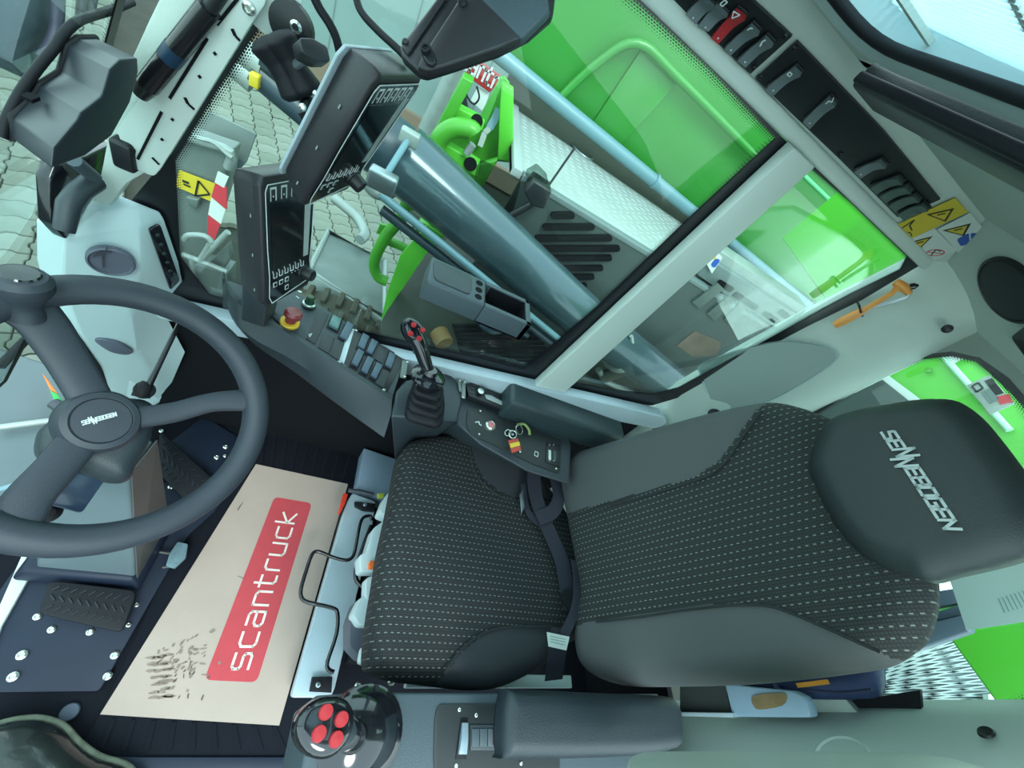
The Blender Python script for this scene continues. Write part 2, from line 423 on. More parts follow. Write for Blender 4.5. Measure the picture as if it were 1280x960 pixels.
# ------------------------------------------------------------------ stroke lettering
GL = {
 's': (.62, [[(.6, 1), (.12, 1), (0, .9), (0, .6), (.12, .5), (.48, .5), (.6, .4), (.6, .1), (.48, 0), (0, 0)]]),
 'c': (.6, [[(.58, 1), (.14, 1), (0, .86), (0, .14), (.14, 0), (.58, 0)]]),
 'a': (.66, [[(.05, 1), (.48, 1), (.62, .86), (.62, 0), (.14, 0), (0, .14), (0, .42), (.14, .55), (.62, .55)]]),
 'n': (.66, [[(0, 0), (0, 1), (.48, 1), (.62, .86), (.62, 0)]]),
 't': (.5, [[(.1, 1.35), (.1, .14), (.22, 0), (.46, 0)], [(-.08, 1), (.46, 1)]]),
 'r': (.5, [[(0, 0), (0, .86), (.14, 1), (.5, 1)]]),
 'u': (.66, [[(0, 1), (0, .14), (.14, 0), (.62, 0)], [(.62, 0), (.62, 1)]]),
 'k': (.6, [[(0, 0), (0, 1.35)], [(.55, 1), (.0, .5), (.55, 0)]]),
 'S': (.72, [[(.7, 1), (.06, 1), (0, .9), (0, .58), (.7, .44), (.7, .06), (.64, 0), (0, 0)]]),
 'E': (.66, [[(.66, 1), (0, 1), (0, 0), (.66, 0)], [(0, .5), (.58, .5)]]),
 'N': (.72, [[(0, 0), (0, 1), (.7, 0), (.7, 1)]]),
 'B': (.7, [[(0, 0), (0, 1), (.62, 1), (.68, .9), (.68, .6), (.6, .5), (0, .5)], [(.6, .5), (.7, .4), (.7, .08), (.62, 0), (0, 0)]]),
 'O': (.72, [[(.06, 0), (0, .1), (0, .9), (.06, 1), (.64, 1), (.7, .9), (.7, .1), (.64, 0), (.06, 0)]]),
 'G': (.72, [[(.7, 1), (.06, 1), (0, .9), (0, .1), (.06, 0), (.7, 0), (.7, .5), (.4, .5)]]),
 'X': (.7, [[(0, 0), (.7, 1)], [(0, 1), (.7, 0)]]), 'I': (.1, [[(0, 0), (0, 1)]]), '1': (.3, [[(0, .8), (.2, 1), (.2, 0)]]),
 'M': (.9, [[(0, 0), (0, 1), (.45, .4), (.9, 1), (.9, 0)]]), 'R': (.66, [[(0, 0), (0, 1), (.64, 1), (.64, .5), (0, .5)], [(.3, .5), (.66, 0)]]),
 '-': (.5, [[(.05, .5), (.45, .5)]]),
}
def P_stroke(pts2, wd, fr, lift):
    """flat polyline of width wd in frame fr=(o,x,y,n)"""
    o, x, y, n = fr; g = G(); th = .0004
    for a, b in zip(pts2, pts2[1:]):
        a = np.array(a, float); b = np.array(b, float); d = b - a; L = np.linalg.norm(d)
        if L < 1e-9: continue
        d /= L; q = np.array([-d[1], d[0]]) * wd / 2; a2 = a - d * wd * .42; b2 = b + d * wd * .42
        g.add(*P_prism([o + x * float(c[0]) + y * float(c[1]) + n * lift for c in (a2 + q, a2 - q, b2 - q, b2 + q)], n * th))
    return g.v, g.f
def lettering(name, text, fr, height, M, parent, stroke=.16, gap=.28, shear=0, xs=1, big=None, width=None):
    """fr=(origin at lower left, x, y, n); the same characters as on the thing"""
    o, x, y, n = fr; tot = sum(GL[c][0] * xs + gap for c in text if c != ' ') - gap
    k = height if width is None else height
    xk = height if width is None else width / tot
    cx = 0; g = G()
    for i, c in enumerate(text):
        wd, st = GL[c]
        sc, off = (1, 0)
        if big and i in big: sc, off = big[i]
        for s in st:
            pts = [((cx + px * xs + shear * (py * sc + off)) * xk, (py * sc + off) * k) for px, py in s]
            g.add(*P_stroke(pts, stroke * height, fr, .0006))
        cx += wd * xs + gap
    return g.mk(name, M, parent, smooth=0)
def frame(o, xp, yp):
    """frame from three points"""
    o = V(o); x = (V(xp) - o).normalized(); y = V(yp) - o; y = (y - x * y.dot(x)).normalized(); n = x.cross(y)
    if n.dot(CAM - o) < 0: n = -n
    return (o, x, y, n)
def decal(name, pts2, fr, M, parent, lift=.0006, th=.0004):
    o, x, y, n = fr
    return prism(name, [o + x * a + y * b + n * lift for a, b in pts2], n * th, M, parent, smooth=0)
def rect(x0, y0, x1, y1): return [(x0, y0), (x1, y0), (x1, y1), (x0, y1)]
def circ(cx, cy, r, n=20): return [(cx + r * math.cos(2 * math.pi * k / n), cy + r * math.sin(2 * math.pi * k / n)) for k in range(n)]
def bilin(q, a, b):
    q = [V(p) for p in q]; return (q[0] * (1 - a) + q[1] * a) * (1 - b) + (q[3] * (1 - a) + q[2] * a) * b
def ring(a, b, close=True):
    """flat faces between two outlines of the same length"""
    n = len(a); v = [V(p) for p in a] + [V(p) for p in b]
    return v, [[i, (i + 1) % n, n + (i + 1) % n, n + i] for i in range(n if close else n - 1)]
def inset(pts, d, n):
    """offset polygon inward by d in its plane"""
    out = []; m_ = len(pts); ar_ = sum([(pts[i] - pts[0]).cross(pts[(i + 1) % m_] - pts[0]) for i in range(m_)], V((0, 0, 0))); sg = 1 if ar_.dot(n) > 0 else -1
    for i in range(m_):
        a, p, b = pts[i - 1], pts[i], pts[(i + 1) % m_]
        t1 = (p - a).normalized(); t2 = (b - p).normalized(); q = n.cross(t1 + t2).normalized() * sg
        out.append(p + q * d / max(.5, math.sqrt(max(0.01, (1 + t1.dot(t2)) / 2))))
    return out
#@@PART2
# ================================================================== CAB SHELL
YR = -.75
def window(nm, outer, inner, dots, **pl):
    """frit ring, dotted border and pane; outlines in matching order"""
    n = pl['n']; P0 = pl['p']
    O = [p if isinstance(p, Vector) else onp(p[0], p[1], P0, n) for p in outer]; I = [p if isinstance(p, Vector) else onp(p[0], p[1], P0, n) for p in inner]
    O2 = spline(O, 4, True) if pl.get('round') else O; I2 = spline(I, 4, True) if pl.get('round') else I
    nn = V(n).normalized()
    if nn.dot(CAM - V(P0)) < 0: nn = -nn
    root = struct(mk(nm, *P_prism(O2, -nn * .005), glass, smooth=0))
    v, f = ring([p + nn * .001 for p in O2], [p + nn * .001 for p in I2]); v2, f2 = ring([p + nn * .003 for p in O2], [p + nn * .003 for p in I2])
    g = G().add(v, f).add(v2, f2); mk('frit_border', g.v, g.f, blackframe, root, smooth=0)
    J = inset(I2, dots, nn); v, f = ring([p + nn * .0015 for p in I2], [p + nn * .0015 for p in J]); uv = []
    s = 0; ss = []
    for i, p in enumerate(I2): ss.append(s); s += (I2[(i + 1) % len(I2)] - p).length
    # separate quads so that the arc length does not wrap
    vv = []; ff = []; uu = []
    for i in range(len(I2)):
        j = (i + 1) % len(I2); L = (I2[j] - I2[i]).length; b = len(vv)
        vv += [I2[i] + nn * .0015, I2[j] + nn * .0015, J[j] + nn * .0015, J[i] + nn * .0015]
        uu += [(ss[i], 0), (ss[i] + L, 0), (ss[i] + L, 1), (ss[i], 1)]; ff.append([b, b + 1, b + 2, b + 3])
    mk('dotted_border', vv, ff, frit_m, root, smooth=0, uvs=uu, recalc=False)
    return root
window('window_1',
       [(200, 374), (300, 392), (480, 431), (600, 459), (672, 476), (760, 396), (870, 290), (986, 180), (905, 100), (822, 18), (740, -60), (380, -60), (320, 24), (262, 110), (209, 197), (165, 250)],
       [(262, 368), (310, 380), (480, 420), (595, 446), (655, 461), (748, 381), (860, 273), (969, 172), (888, 86), (806, 10), (735, -50), (385, -45), (326, 32), (270, 116), (219, 200), (207, 232), ][:15] + [(225, 320)],
       .014, p=(0, YR, 0), n=(0, 1, 0))
window('window_2',
       [(690, 484), (760, 500), (815, 506), (855, 494), (960, 438), (1070, 378), (1150, 330), (1148, 320), (1075, 250), (1006, 198), (930, 262), (780, 402)],
       [(712, 476), (760, 486), (815, 492), (848, 484), (955, 426), (1062, 367), (1125, 336), (1133, 320), (1068, 257), (1010, 207), (938, 271), (790, 408)],
       .008, p=(0, YR, 0), n=(0, 1, 0))
RX = -1.2
window('window_3',
       [(1000, 522), (1050, 492), (1110, 457), (1150, 444), (1190, 440), (1225, 448), (1262, 474), (1300, 520), (1420, 690), (1420, 830), (1250, 905), (1090, 905), (900, 905), (860, 700)],
       [(1012, 522), (1056, 496), (1114, 462), (1152, 449), (1189, 445), (1220, 452), (1255, 478), (1292, 523), (1405, 690), (1405, 822), (1245, 898), (1090, 898), (910, 898), (872, 700)],
       .014, p=(RX, 0, 0), n=(1, 0, 0))
WN = V((1, 0, .35)).normalized(); WP = V((.63, 0, .75))
def wz(y, z): return V((.56 - .35 * (z - .75), y, z))
window('window_4',
       [wz(-.70, 1.52), wz(-.735, 1.45), wz(-.735, .30), wz(-.68, .12), wz(.10, .12), wz(.14, .2), wz(.14, 1.4), wz(.08, 1.52)],
       [wz(-.69, 1.50), wz(-.717, 1.43), wz(-.717, .32), wz(-.67, .14), wz(.09, .14), wz(.12, .22), wz(.12, 1.38), wz(.07, 1.50)],
       .012, p=wz(0, .75), n=WN)
# pillars, rails and walls
struct(prism('trim_1', rounded(ats([(205, 368), (480, 430), (700, 481), (826, 510), (831, 518), (816, 526), (694, 500), (480, 450), (205, 386)], y=-.742), .01, 2), (0, .035, 0), steel_w, bevel=.004))
struct(prism('trim_2', ats([(668, 474), (984, 176), (1010, 200), (700, 486)], y=-.745), (0, .03, 0), paint_w, bevel=.004))
g = G(); a, b = at(800, 0, y=-.748), at(1150, 338, y=-.748)
rz = 1.518
struct(box('trim_3', (-.32, -.754, 1.5385), 1.5, .022, .026, paint_w, bevel=.007))
# front right corner post
struct(prism('trim_4', rounded(ats([(120, 270), (137, 262), (168, 222), (212, 196), (318, 28), (360, -50), (235, -50), (200, 20), (172, 80), (150, 150), (138, 210)], y=-.735), .01, 2), (0, .025, 0), liner, bevel=.003))
pl = empty('slotted_bracket_plate', at(230, 130, y=-.70), 'long pale bracket plate with slots beside the gas spring on the front post', 'bracket')
prism('plate', rounded(ats([(146, 163), (152, 180), (170, 186), (166, 210), (192, 221), (200, 212), (313, 32), (334, 2), (320, -30), (285, -12), (262, 18), (176, 122), (160, 142)], y=-.70), .006, 2), (0, -.004, 0), paint_w, pl, bevel=.001)
for a, b, wd in [((298, -3), (271, 31), .0035), ((259, 48), (212, 123), .0035), ((202, 140), (172, 199), .0035), ((290, 36), (294, 45), .004), ((294, 45), (300, 51), .003), ((231, 122), (235, 130), .004), ((235, 130), (243, 137), .003), ((190, 197), (199, 206), .003), ((267, 65), (270, 69), .004), ((248, 94), (251, 98), .004), ((214, 148), (217, 151), .004), ((201, 173), (204, 176), .004)]:
    A, B = at(*a, y=-.6985), at(*b, y=-.6985); v, f = P_ribbon([A, B], (B - A).cross(V((0, 1, 0))), wd, .0014); mk('slot', v, f, void, pl)
# lower right wall, floor, left wall stub
struct(prism('wall_right', [V((.62, -.775, 0)), V((-1.2, -.775, 0)), V((-1.2, -.775, .76)), V((-1.0, -.775, .78)), V((.45, -.775, .57)), V((.62, -.775, .55))], (0, .02, 0), void))
struct(box('floor', (-.28, -.31, -.02), 1.86, .95, .04, blackmat))
# right rear corner panel (wide pale post between side and rear windows)
def corner_panel(nm, M, mirror=False):
    rows = []
    for z, xs_, xr in ((.0, -1.02, -1.20), (.55, -1.0, -1.20), (.79, -.985, -1.20), (.93, -.965, -1.20), (1.1, -.985, -1.20), (1.3, -1.02, -1.20), (1.5, -1.07, -1.20), (1.62, -1.1, -1.20)):
        A = V((xs_, -.75, z)); B = V((xr, -.625, z)); m_ = (A + B) / 2
        r = [A + V((.012, -.02, 0)), A + V((-.002, .004, 0)), m_ * .75 + A * .25 + V((.012, .012, 0)), m_ + V((.014, .014, 0)), m_ * .5 + B * .5 + V((.012, .012, 0)), B + V((.002, .004, 0)), B + V((-.03, -.01, 0)), V((xr - .03, -.80, z)), V((xs_, -.80, z))]
        if mirror: r = [V((p.x, -.61 - p.y, p.z)) for p in r]
        rows.append(r)
    v, f = P_loft(rows); return struct(mk(nm, v, f, M, smooth=50))
cp = corner_panel('trim_5', liner)
cpl = corner_panel('trim_6', liner, True)
PN = V((.57, .82, 0)).normalized(); PP = V((-1.1, -.672, 1)) + PN * .014
# recess in the panel, with its raised rim
rec = spline(onps([(876, 472), (880, 452), (960, 428), (1010, 428), (1046, 438), (1040, 455), (985, 490), (930, 515), (898, 520)], PP, PN), 4, True)
mk('panel_recess', *ring(rec, [p * .96 + sum(rec, V()) / len(rec) * .04 - PN * .004 for p in rec]), white, cp)
prism('recess_floor', [p * .96 + sum(rec, V()) / len(rec) * .04 + PN * .0005 for p in rec], -PN * .002, liner_dk if False else mat('recess_grey', (146, 162, 158), .6), cp)
lathe('speaker_grommet', onp(893, 517, PP, PN), PN, [(.02, 0), (.018, .005), (0, .005)], gloss_bk, cp)
for c in ((1184, 411), (819, 535)): lathe('plug', onp(*c, PP + PN * .004, PN), PN, [(.010, 0), (.009, .003), (.004, .001), (0, .001)], plastic_bk, cp)
PNl = V((.57, -.82, 0)).normalized(); PPl = V((-1.1, .062, 1))
lathe('plug', onp(1233, 916, PPl + PNl * .016, PNl), PNl, [(.012, 0), (.010, .003), (.004, .001), (0, .001)], plastic_bk, cpl)
cc = onp(1052, 948, PPl + PNl * .015, PNl)
lathe('cup_recess', cc, PNl, [(.052, .001), (.047, .004), (.043, .002), (.040, -.012), (0, -.014)], liner, cpl, seg=32, ex=(0, 0, 1))
for q in ((1030, 905), (1078, 912)):
    pass
# rear wall: upper and lower parts around the rear window
struct(prism('wall_back', [V((-1.205, -.80, 1.475)), V((-1.205, .19, 1.475)), V((-1.205, .19, 1.66)), V((-1.205, -.80, 1.66))], (-.02, 0, 0), liner_dk))
struct(prism('wall_back.001', [V((-1.205, -.80, 0)), V((-1.205, .19, 0)), V((-1.205, .19, .40)), V((-1.205, -.80, .40))], (-.02, 0, 0), void))
# corner fillers of the arched opening
q = onps([(985, 535), (1000, 521), (1050, 491), (1110, 456), (1150, 443), (1165, 441), (1165, 425), (1130, 420), (985, 500)], (-1.198, 0, 0), (1, 0, 0))
struct(prism('trim_7', q, (-.006, 0, 0), liner_dk, smooth=0))
q = onps([(1165, 441), (1190, 439), (1225, 447), (1262, 473), (1300, 519), (1340, 575), (1400, 560), (1280, 440), (1225, 400), (1165, 415)], (-1.198, 0, 0), (1, 0, 0))
struct(prism('trim_8', q, (-.006, 0, 0), liner_dk, smooth=0))
# headliner, sloping face above the rear window
HN = V((.45, 0, -.9)).normalized(); HP = V((-1.15, 0, 1.53))
struct(prism('ceiling', [V((-1.21, -.80, 1.505)), V((-1.21, .2, 1.505)), V((-.93, .2, 1.64)), V((-.93, -.80, 1.64))], (0, 0, .02), liner))
CZ = 1.63
struct(box('ceiling.001', (-.715, -.30, CZ + .012), .46, 1.0, .02, liner))
struct(box('ceiling.002', (-.22, -.72, CZ + .012), .56, .20, .02, paint_w))
struct(box('ceiling.003', (-.22, .13, CZ + .012), .56, .14, .02, paint_w))
struct(box('ceiling.004', (.14, -.30, CZ + .012), .2, 1.0, .02, liner))
# sloped switch fascia between side rail and ceiling
FN = V((0, .745, -.667)).normalized(); FP = V((0, -.735, 1.5665))
struct(prism('trim_9', [V((.25, -.754, 1.550)), V((-1.1, -.754, 1.550)), V((-1.1, -.676, 1.636)), V((.25, -.676, 1.636))], -FN * .012, paint_w))
# skylight
sk = empty('window_5', (-.16, -.28, 1.64), None, None); struct(sk)
fr_o = rounded([V((.06, -.60, 0)), V((-.43, -.60, 0)), V((-.43, .05, 0)), V((.06, .05, 0))], .07, 5)
fr_i = rounded([V((.04, -.575, 0)), V((-.405, -.575, 0)), V((-.405, .025, 0)), V((.04, .025, 0))], .06, 5)
g = G()
for (A, za), (B, zb) in (((fr_o, 1.618), (fr_i, 1.622)), ((fr_i, 1.622), (fr_i, 1.66)), ((fr_o, 1.618), (fr_o, 1.66))):
    g.add(*ring([p + V((0, 0, za)) for p in A], [p + V((0, 0, zb)) for p in B]))
g.mk('hatch_frame', white, sk)
tube('hatch_seal', [p + V((0, 0, 1.626)) for p in fr_i], .006, rubber, sk, closed=True)
mk('hatch_pane', *P_prism([p + V((0, 0, 1.664)) for p in fr_o], (0, 0, .004)), glass, sk, smooth=0)
g = G()
for k in range(62):
    xx = .035 - k * .0072
    g.add(*P_tube(spline([V((xx, -.575, 1.655)), V((xx - .004, -.30, 1.638)), V((xx, .02, 1.655))], 5), .0028, 4))
tag(g.mk('blind_rib', blindm, sk), kind='stuff')
for yy in (-.50, -.36, -.2): box('blind_rod', (-.18, yy, 1.640), .45, .006, .005, paint_w, sk)
bc = empty('roller_blind_cassette', (-.47, -.36, 1.61), 'black roller blind cassette along the rear edge of the skylight', 'blind')
box('housing', (-.475, -.28, 1.612), .06, .64, .028, plastic_bk, bc, bevel=.006)
box('pull_bar', (-.440, -.28, 1.606), .010, .62, .012, rubber, bc, bevel=.003)

# ------------------------------------------------------------------ roof switch fascia
fx, fy = V((-1, 0, 0)), FN.cross(V((1, 0, 0))).normalized()
if fy.z < 0: fy = -fy
def fq(px, lift=0): return onps(px, FP + FN * lift, FN)
rsp = empty('roof_switch_panel', fq([(1000, 130)])[0], 'long black roof panel holding rocker switches above the side window', 'switch panel')
def roof_plate(px): return prism('panel_plate', fq(px, .004), -FN * .004, plastic_bk, rsp, bevel=.0008)
roof_plate([(832, -8), (905, 0 + 62), (938, 93), (990, 46), (940, 0), (900, -40)])
roof_plate([(944, 99), (1050, 200), (1122, 272), (1175, 250), (1105, 165), (996, 52)])
def roof_rocker(px, M=None, led=True, nm='rocker_switch'):
    q = fq(px, .004); r = prism(nm, q, FN * .004, plastic_bk, rsp, bevel=.001)
    q2 = [p * .86 + sum(q, V()) / 4 * .14 for p in q]
    # bowed cap: low in the middle
    g = G(); a, b, c, d = q2; rows = []
    for k in range(7):
        t = k / 6; hgt = .005 + .006 * (abs(t - .5) * 2) ** 1.5
        rows.append([a.lerp(d, t) + FN * hgt, b.lerp(c, t) + FN * hgt, b.lerp(c, t) + FN * .003, a.lerp(d, t) + FN * .003])
    g.add(*P_loft(rows)); cpn = g.mk('rocker_cap', M or mat('rocker_grey', (96, 108, 112), .45), r)
    if led:
        e = a.lerp(b, .5).lerp(d.lerp(c, .5), .15) + FN * .0113; lathe('indicator', e, FN, [(.0014, 0), (.0012, .0006), (0, .0006)], print_w, r, seg=8)
    return r
# each: lower left, lower right, upper right, upper left
rk = [((858, 10), (872, 24), (898, 2), (882, -12), None), ((872, 26), (888, 33), (915, 12), (898, -2), None), ((889, 41), (899, 50), (938, 14), (924, 3), 'R'), ((905, 55), (914, 64), (955, 34), (943, 22), None), ((921, 70), (933, 79), (972, 49), (961, 37), None)]
for a, b, c, d, k in rk:
    r = roof_rocker([a, b, c, d], red if k else None)
    if k: r['label'] = 'red hazard rocker'
for px in [((957, 105), (967, 115), (1007, 86), (997, 76)), ((1003, 147), (1013, 157), (1050, 124), (1040, 113)), ((1067, 209), (1076, 218), (1113, 203), (1104, 194))]: roof_rocker(px)
for k in range(4):
    dx, dy = k * 11.5, k * 12.5
    roof_rocker([(1087 + dx, 229 + dy * .9), (1096 + dx, 238 + dy * .9), (1134 + dx * .9, 224 + dy * .9), (1126 + dx * .9, 215 + dy * .9)], mat('slot_grey', (70, 88, 84), .5), led=False, nm='blank_rocker')
for c in ((942, 84), (981, 44), (950, 95), (992, 59), (1050, 192)): bolt(fq([c], .004)[0], FN, plastic_bk, rsp, .004, 'screw')
# symbols on the caps
def sym(pts, n=FN, wd=.0014, M=print_w, parent=None, nm='symbol'):
    g = G()
    for a, b in zip(pts, pts[1:]): g.add(*P_ribbon([a, b], (b - a).cross(n), wd, .0006))
    return g.mk(nm, M, parent, smooth=0)
sym(fq([(915, 23), (917, 14), (925, 19), (915, 23)], .016), parent=rsp)
sym(fq([(900, 5), (906, 0), (909, 3), (903, 8), (900, 5)], .016), parent=rsp)
sym(fq([(934, 38), (938, 35), (941, 36)], .016), parent=rsp)
sym(fq([(950, 58), (953, 52), (957, 50)], .016), parent=rsp, wd=.0022)
sym(fq([(984, 93), (987, 90), (990, 93), (987, 96), (984, 93)], .015), parent=rsp)
sym(fq([(1032, 130), (1036, 126), (1040, 128), (1042, 122)], .016), parent=rsp)

# ------------------------------------------------------------------ warning stickers on the fascia
st = empty('warning_sticker_sheet', fq([(1176, 290)])[0], 'sheet of yellow and white safety stickers behind the roof switches', 'sticker')
def stq(px, M, nm, lift=.001): return prism(nm, fq(px, lift), FN * .0006, M, st, smooth=0)
stq([(1112, 285), (1194, 247), (1210, 265), (1127, 304)], yellow, 'yellow_label')
stq([(1127, 304), (1168, 285), (1196, 313), (1155, 331)], stickw, 'white_label')
stq([(1172, 286), (1213, 266), (1241, 299), (1200, 318)], stickw, 'white_label')
def tri(px, M=yellow, lift=.0018):
    q = fq(px, lift); c = sum(q, V()) / 3
    prism('triangle_edge', q, FN * .0003, print_b, st, smooth=0); prism('triangle', [p * .72 + c * .28 + FN * .0006 for p in q], FN * .0003, M, st, smooth=0)
    sym([c.lerp(q[0], .28) + FN * .0012, c.lerp(q[2], .3) + FN * .0012], parent=st, M=print_b, wd=.003)
tri([(1158, 268), (1182, 277), (1193, 260)]); tri([(1178, 288), (1205, 295), (1214, 279)]); tri([(1136, 303), (1148, 313), (1166, 295)])
sym(fq([(1120, 290), (1143, 275), (1137, 282), (1140, 288)], .002), parent=st, M=print_b, wd=.0022)
sym(fq([(1131, 293), (1137, 290), (1140, 294), (1134, 297), (1131, 293)], .002), parent=st, M=print_b)
c0 = fq([(1169, 316)], .0018)[0]; rr = .0135
g = G(); xx, yy, _ = basis(FN)
sym([c0 + xx * math.cos(t * math.pi / 9) * rr + yy * math.sin(t * math.pi / 9) * rr for t in range(19)], parent=st, M=print_red, wd=.002)
sym([c0 + xx * rr * .7 + yy * rr * .7, c0 - xx * rr * .7 - yy * rr * .7], parent=st, M=print_red, wd=.002)
sym(fq([(1164, 319), (1170, 312), (1176, 314)], .0022), parent=st, M=print_b, wd=.002)
for px in ([(1196, 299), (1211, 291), (1212, 304), (1201, 308)], [(1213, 291), (1227, 292), (1229, 300), (1215, 304)]):
    prism('helmet_symbol', rounded(fq(px, .0018), .006, 3), FN * .0004, print_blue, st, smooth=0)
# ------------------------------------------------------------------ round speaker in the headliner
def onh(u, v, l=0): return onp(u, v, HP + HN * l, HN)
spk = empty('ceiling_speaker', onh(1262, 362), 'round black loudspeaker grille in the rear headliner', 'speaker')
lathe('grille', onh(1262, 362), HN, [(.062, 0), (.060, .006), (.050, .008), (.030, .011), (0, .012)], mat('speaker_mesh', (30, 40, 44), .6, bump=.8, bscale=900), spk, seg=36)
lathe('rim', onh(1262, 362), HN, [(.068, 0), (.068, .005), (.062, .007), (.060, .003)], plastic_bk, spk, seg=36)
hd = prism('headliner_socket', rounded([onh(1268, 420), onh(1300, 395), onh(1330, 425), onh(1290, 450)], .01, 4), HN * .006, plastic_bk, bevel=.001)
tag(hd, 'dark rounded socket plate beside the loudspeaker at the right edge', 'socket')

# ------------------------------------------------------------------ emergency hammer on the corner panel
hm = empty('emergency_hammer', onp(1090, 385, PP, PN), 'orange emergency hammer clipped on the pale corner panel', 'hammer')
def onq(u, v, l): return onp(u, v, PP + PN * l, PN)
A, B, C_, D_ = onq(1043, 407, .016), onq(1081, 387, .016), onq(1116, 366, .018), onq(1124, 356, .022)
tube('handle', [A, A.lerp(B, .3), A.lerp(B, .8), B], [.0085, .0105, .0095, .007], orange, hm, n=14)
tube('neck', [B, C_, D_], [.006, .0055, .007], orange, hm, n=12)
hx = (onq(1136, 352, .02) - onq(1112, 365, .02)).normalized()
tube('head', [onq(1119, 352, .018), onq(1128, 358, .022), onq(1136, 366, .018)], [.008, .010, .007], orange, hm, n=14)
lathe('steel_tip', onq(1141, 358, .018), (onq(1146, 357, .018) - onq(1136, 359, .018)).normalized(), [(.007, -.005), (.007, .003), (.002, .009), (0, .009)], gloss_bk, hm)
tube('belt_cutter', [onq(1084, 386, .004), onq(1110, 379, .004), onq(1132, 372, .004), onq(1138, 366, .004)], .004, steel, hm)
tube('clip', [onq(1078, 395, .0), onq(1076, 390, .026), onq(1074, 382, .026), onq(1072, 378, 0)], .0025, plastic_bk, hm)

# ================================================================== OUTSIDE
gr = struct(prism('ground', [V((14, 12, -1.36)), V((-8, 12, -1.36)), V((-8, -22, -1.36)), V((14, -22, -1.36))], (0, 0, -.1), joint_m, smooth=0))
# interlocking pavers
def paver_shape(cx, cy, s=1.0):
    L, W, d = .098 * s, .081 * s, .016
    pts = [(-L, -W), (-L * .45, -W), (-L * .2, -W - d), (L * .2, -W - d), (L * .45, -W), (L, -W), (L + d * .0, -W * .45), (L + d, -W * .2), (L + d, W * .2), (L, W * .45), (L, W), (L * .45, W), (L * .2, W - d), (-L * .2, W - d), (-L * .45, W), (-L, W), (-L, W * .45), (-L - d * -1, W * .2), (-L + d, -W * .2), (-L, -W * .45)]
    return pts
ps = paver_shape(0, 0, .975); PA = math.radians(24); ca, sa = math.cos(PA), math.sin(PA)
top = [V((x, y, 0)) for x, y in ps]
bmv = [p * .94 + V((0, 0, .0)) for p in top]
pv = [V((p.x, p.y, -.004)) for p in top] + [V((p.x * .95, p.y * .95, 0)) for p in top] + [V((p.x, p.y, -.05)) for p in top]
npv = len(top)
pf = [list(range(npv, 2 * npv))] + [[i, (i + 1) % npv, npv + (i + 1) % npv, npv + i] for i in range(npv)] + [[2 * npv + i, 2 * npv + (i + 1) % npv, (i + 1) % npv, i] for i in range(npv)]
pme = []
for k in range(3):
    me = bpy.data.meshes.new('paver'); me.from_pydata([tuple(v) for v in pv], [], pf)
    me.materials.append(mat('paver_concrete_%d' % k, [(114, 122, 110), (106, 114, 102), (120, 127, 116)][k], .9, bump=.5, bscale=40, var=.12, vscale=3)); pme.append(me)
cands = []; PZ = -1.30
vis = [(-40, -40, 150, 480), (220, -20, 420, 280), (380, 130, 560, 390), (590, 200, 660, 290), (500, 130, 600, 190)]
for i in range(-10, 70):
    for j in range(-90, 30):
        lx = i * .2; ly = j * .166
        wx, wy = lx * ca - ly * sa, lx * sa + ly * ca
        p = V((wx, wy, PZ)); d = p - CAM; c = V((RR[0].dot(d), RR[1].dot(d), RR[2].dot(d)))
        if c.z < .3: continue
        u, v_ = 640 + F * c.x / c.z, 480 + F * c.y / c.z
        if any(a <= u <= cc_ and b <= v_ <= dd for a, b, cc_, dd in vis): cands.append((c.z, wx, wy, u, v_))
cands.sort(key=lambda t: t[0])
for k, (_, wx, wy, u, v_) in enumerate(cands[:300]):
    o = bpy.data.objects.new('paver', pme[k % 3 if random.random() < .8 else 0]); COL.objects.link(o); o.parent = gr
    o.location = V((wx, wy, PZ + random.uniform(-.004, .004))) - gr.location; o.rotation_euler = (random.uniform(-.012, .012), random.uniform(-.012, .012), PA)
g = G(); Rz = Matrix.Rotation(PA, 3, 'Z')
for _, wx, wy, u, v_ in cands[300:3200]:
    h = random.uniform(-.004, .004); g.add([Rz @ q + V((wx, wy, PZ + h)) for q in pv[:2 * npv]], pf[:npv + 1])
rest = g.mk('paver_field', paver_m, gr, smooth=0, recalc=False); tag(rest, kind='stuff')

def pxprism(nm, px, vec, M, parent=None, bevel=.002, rd=0, **pl):
    q = ats(px, **pl)
    if rd: q = rounded(q, rd, 3)
    return prism(nm, q, vec, M, parent, bevel=bevel)
# boom: big green plate with the pipe under it
bo = empty('boom', (-1.5, -3.05, 1.0), 'huge glossy green boom plate beyond the side windows', 'machine boom')
YB = -3.05
tl = at(560, 20, y=YB); zb = at(830, 235, y=YB).z + .03
prism('side_plate', [V((.05, YB, zb)), V((-6.6, YB, zb - .12)), V((-6.6, YB, 1.9)), V((.3, YB, 2.3))], (0, -.5, 0), green_b, bo, bevel=.01)
a, b = at(965, 196, y=YB + .01), at(818, 400, y=YB + .01)
prism('weld_plate', ats([(802, 62), (846, 104), (772, 186), (738, 158)], y=YB + .02), (0, -.02, 0), green_b, bo, bevel=.004)
if 0: prism('weld_plate', ats([(900, 260), (985, 205), (1060, 290), (985, 370), (940, 330)], y=YB + .02), (0, -.02, 0), green_b, bo, bevel=.004)
tube('rib_pipe', ats([(700, 122), (745, 80), (796, 54), (850, 100), (960, 212)], y=YB + .06), .026, green_b, bo, sub=5)
tube('rib_pipe', ats([(1000, 215), (1120, 330), (1180, 388)], y=YB + .08), .016, mat('pale_green_pipe', (90, 180, 120), .4), bo)
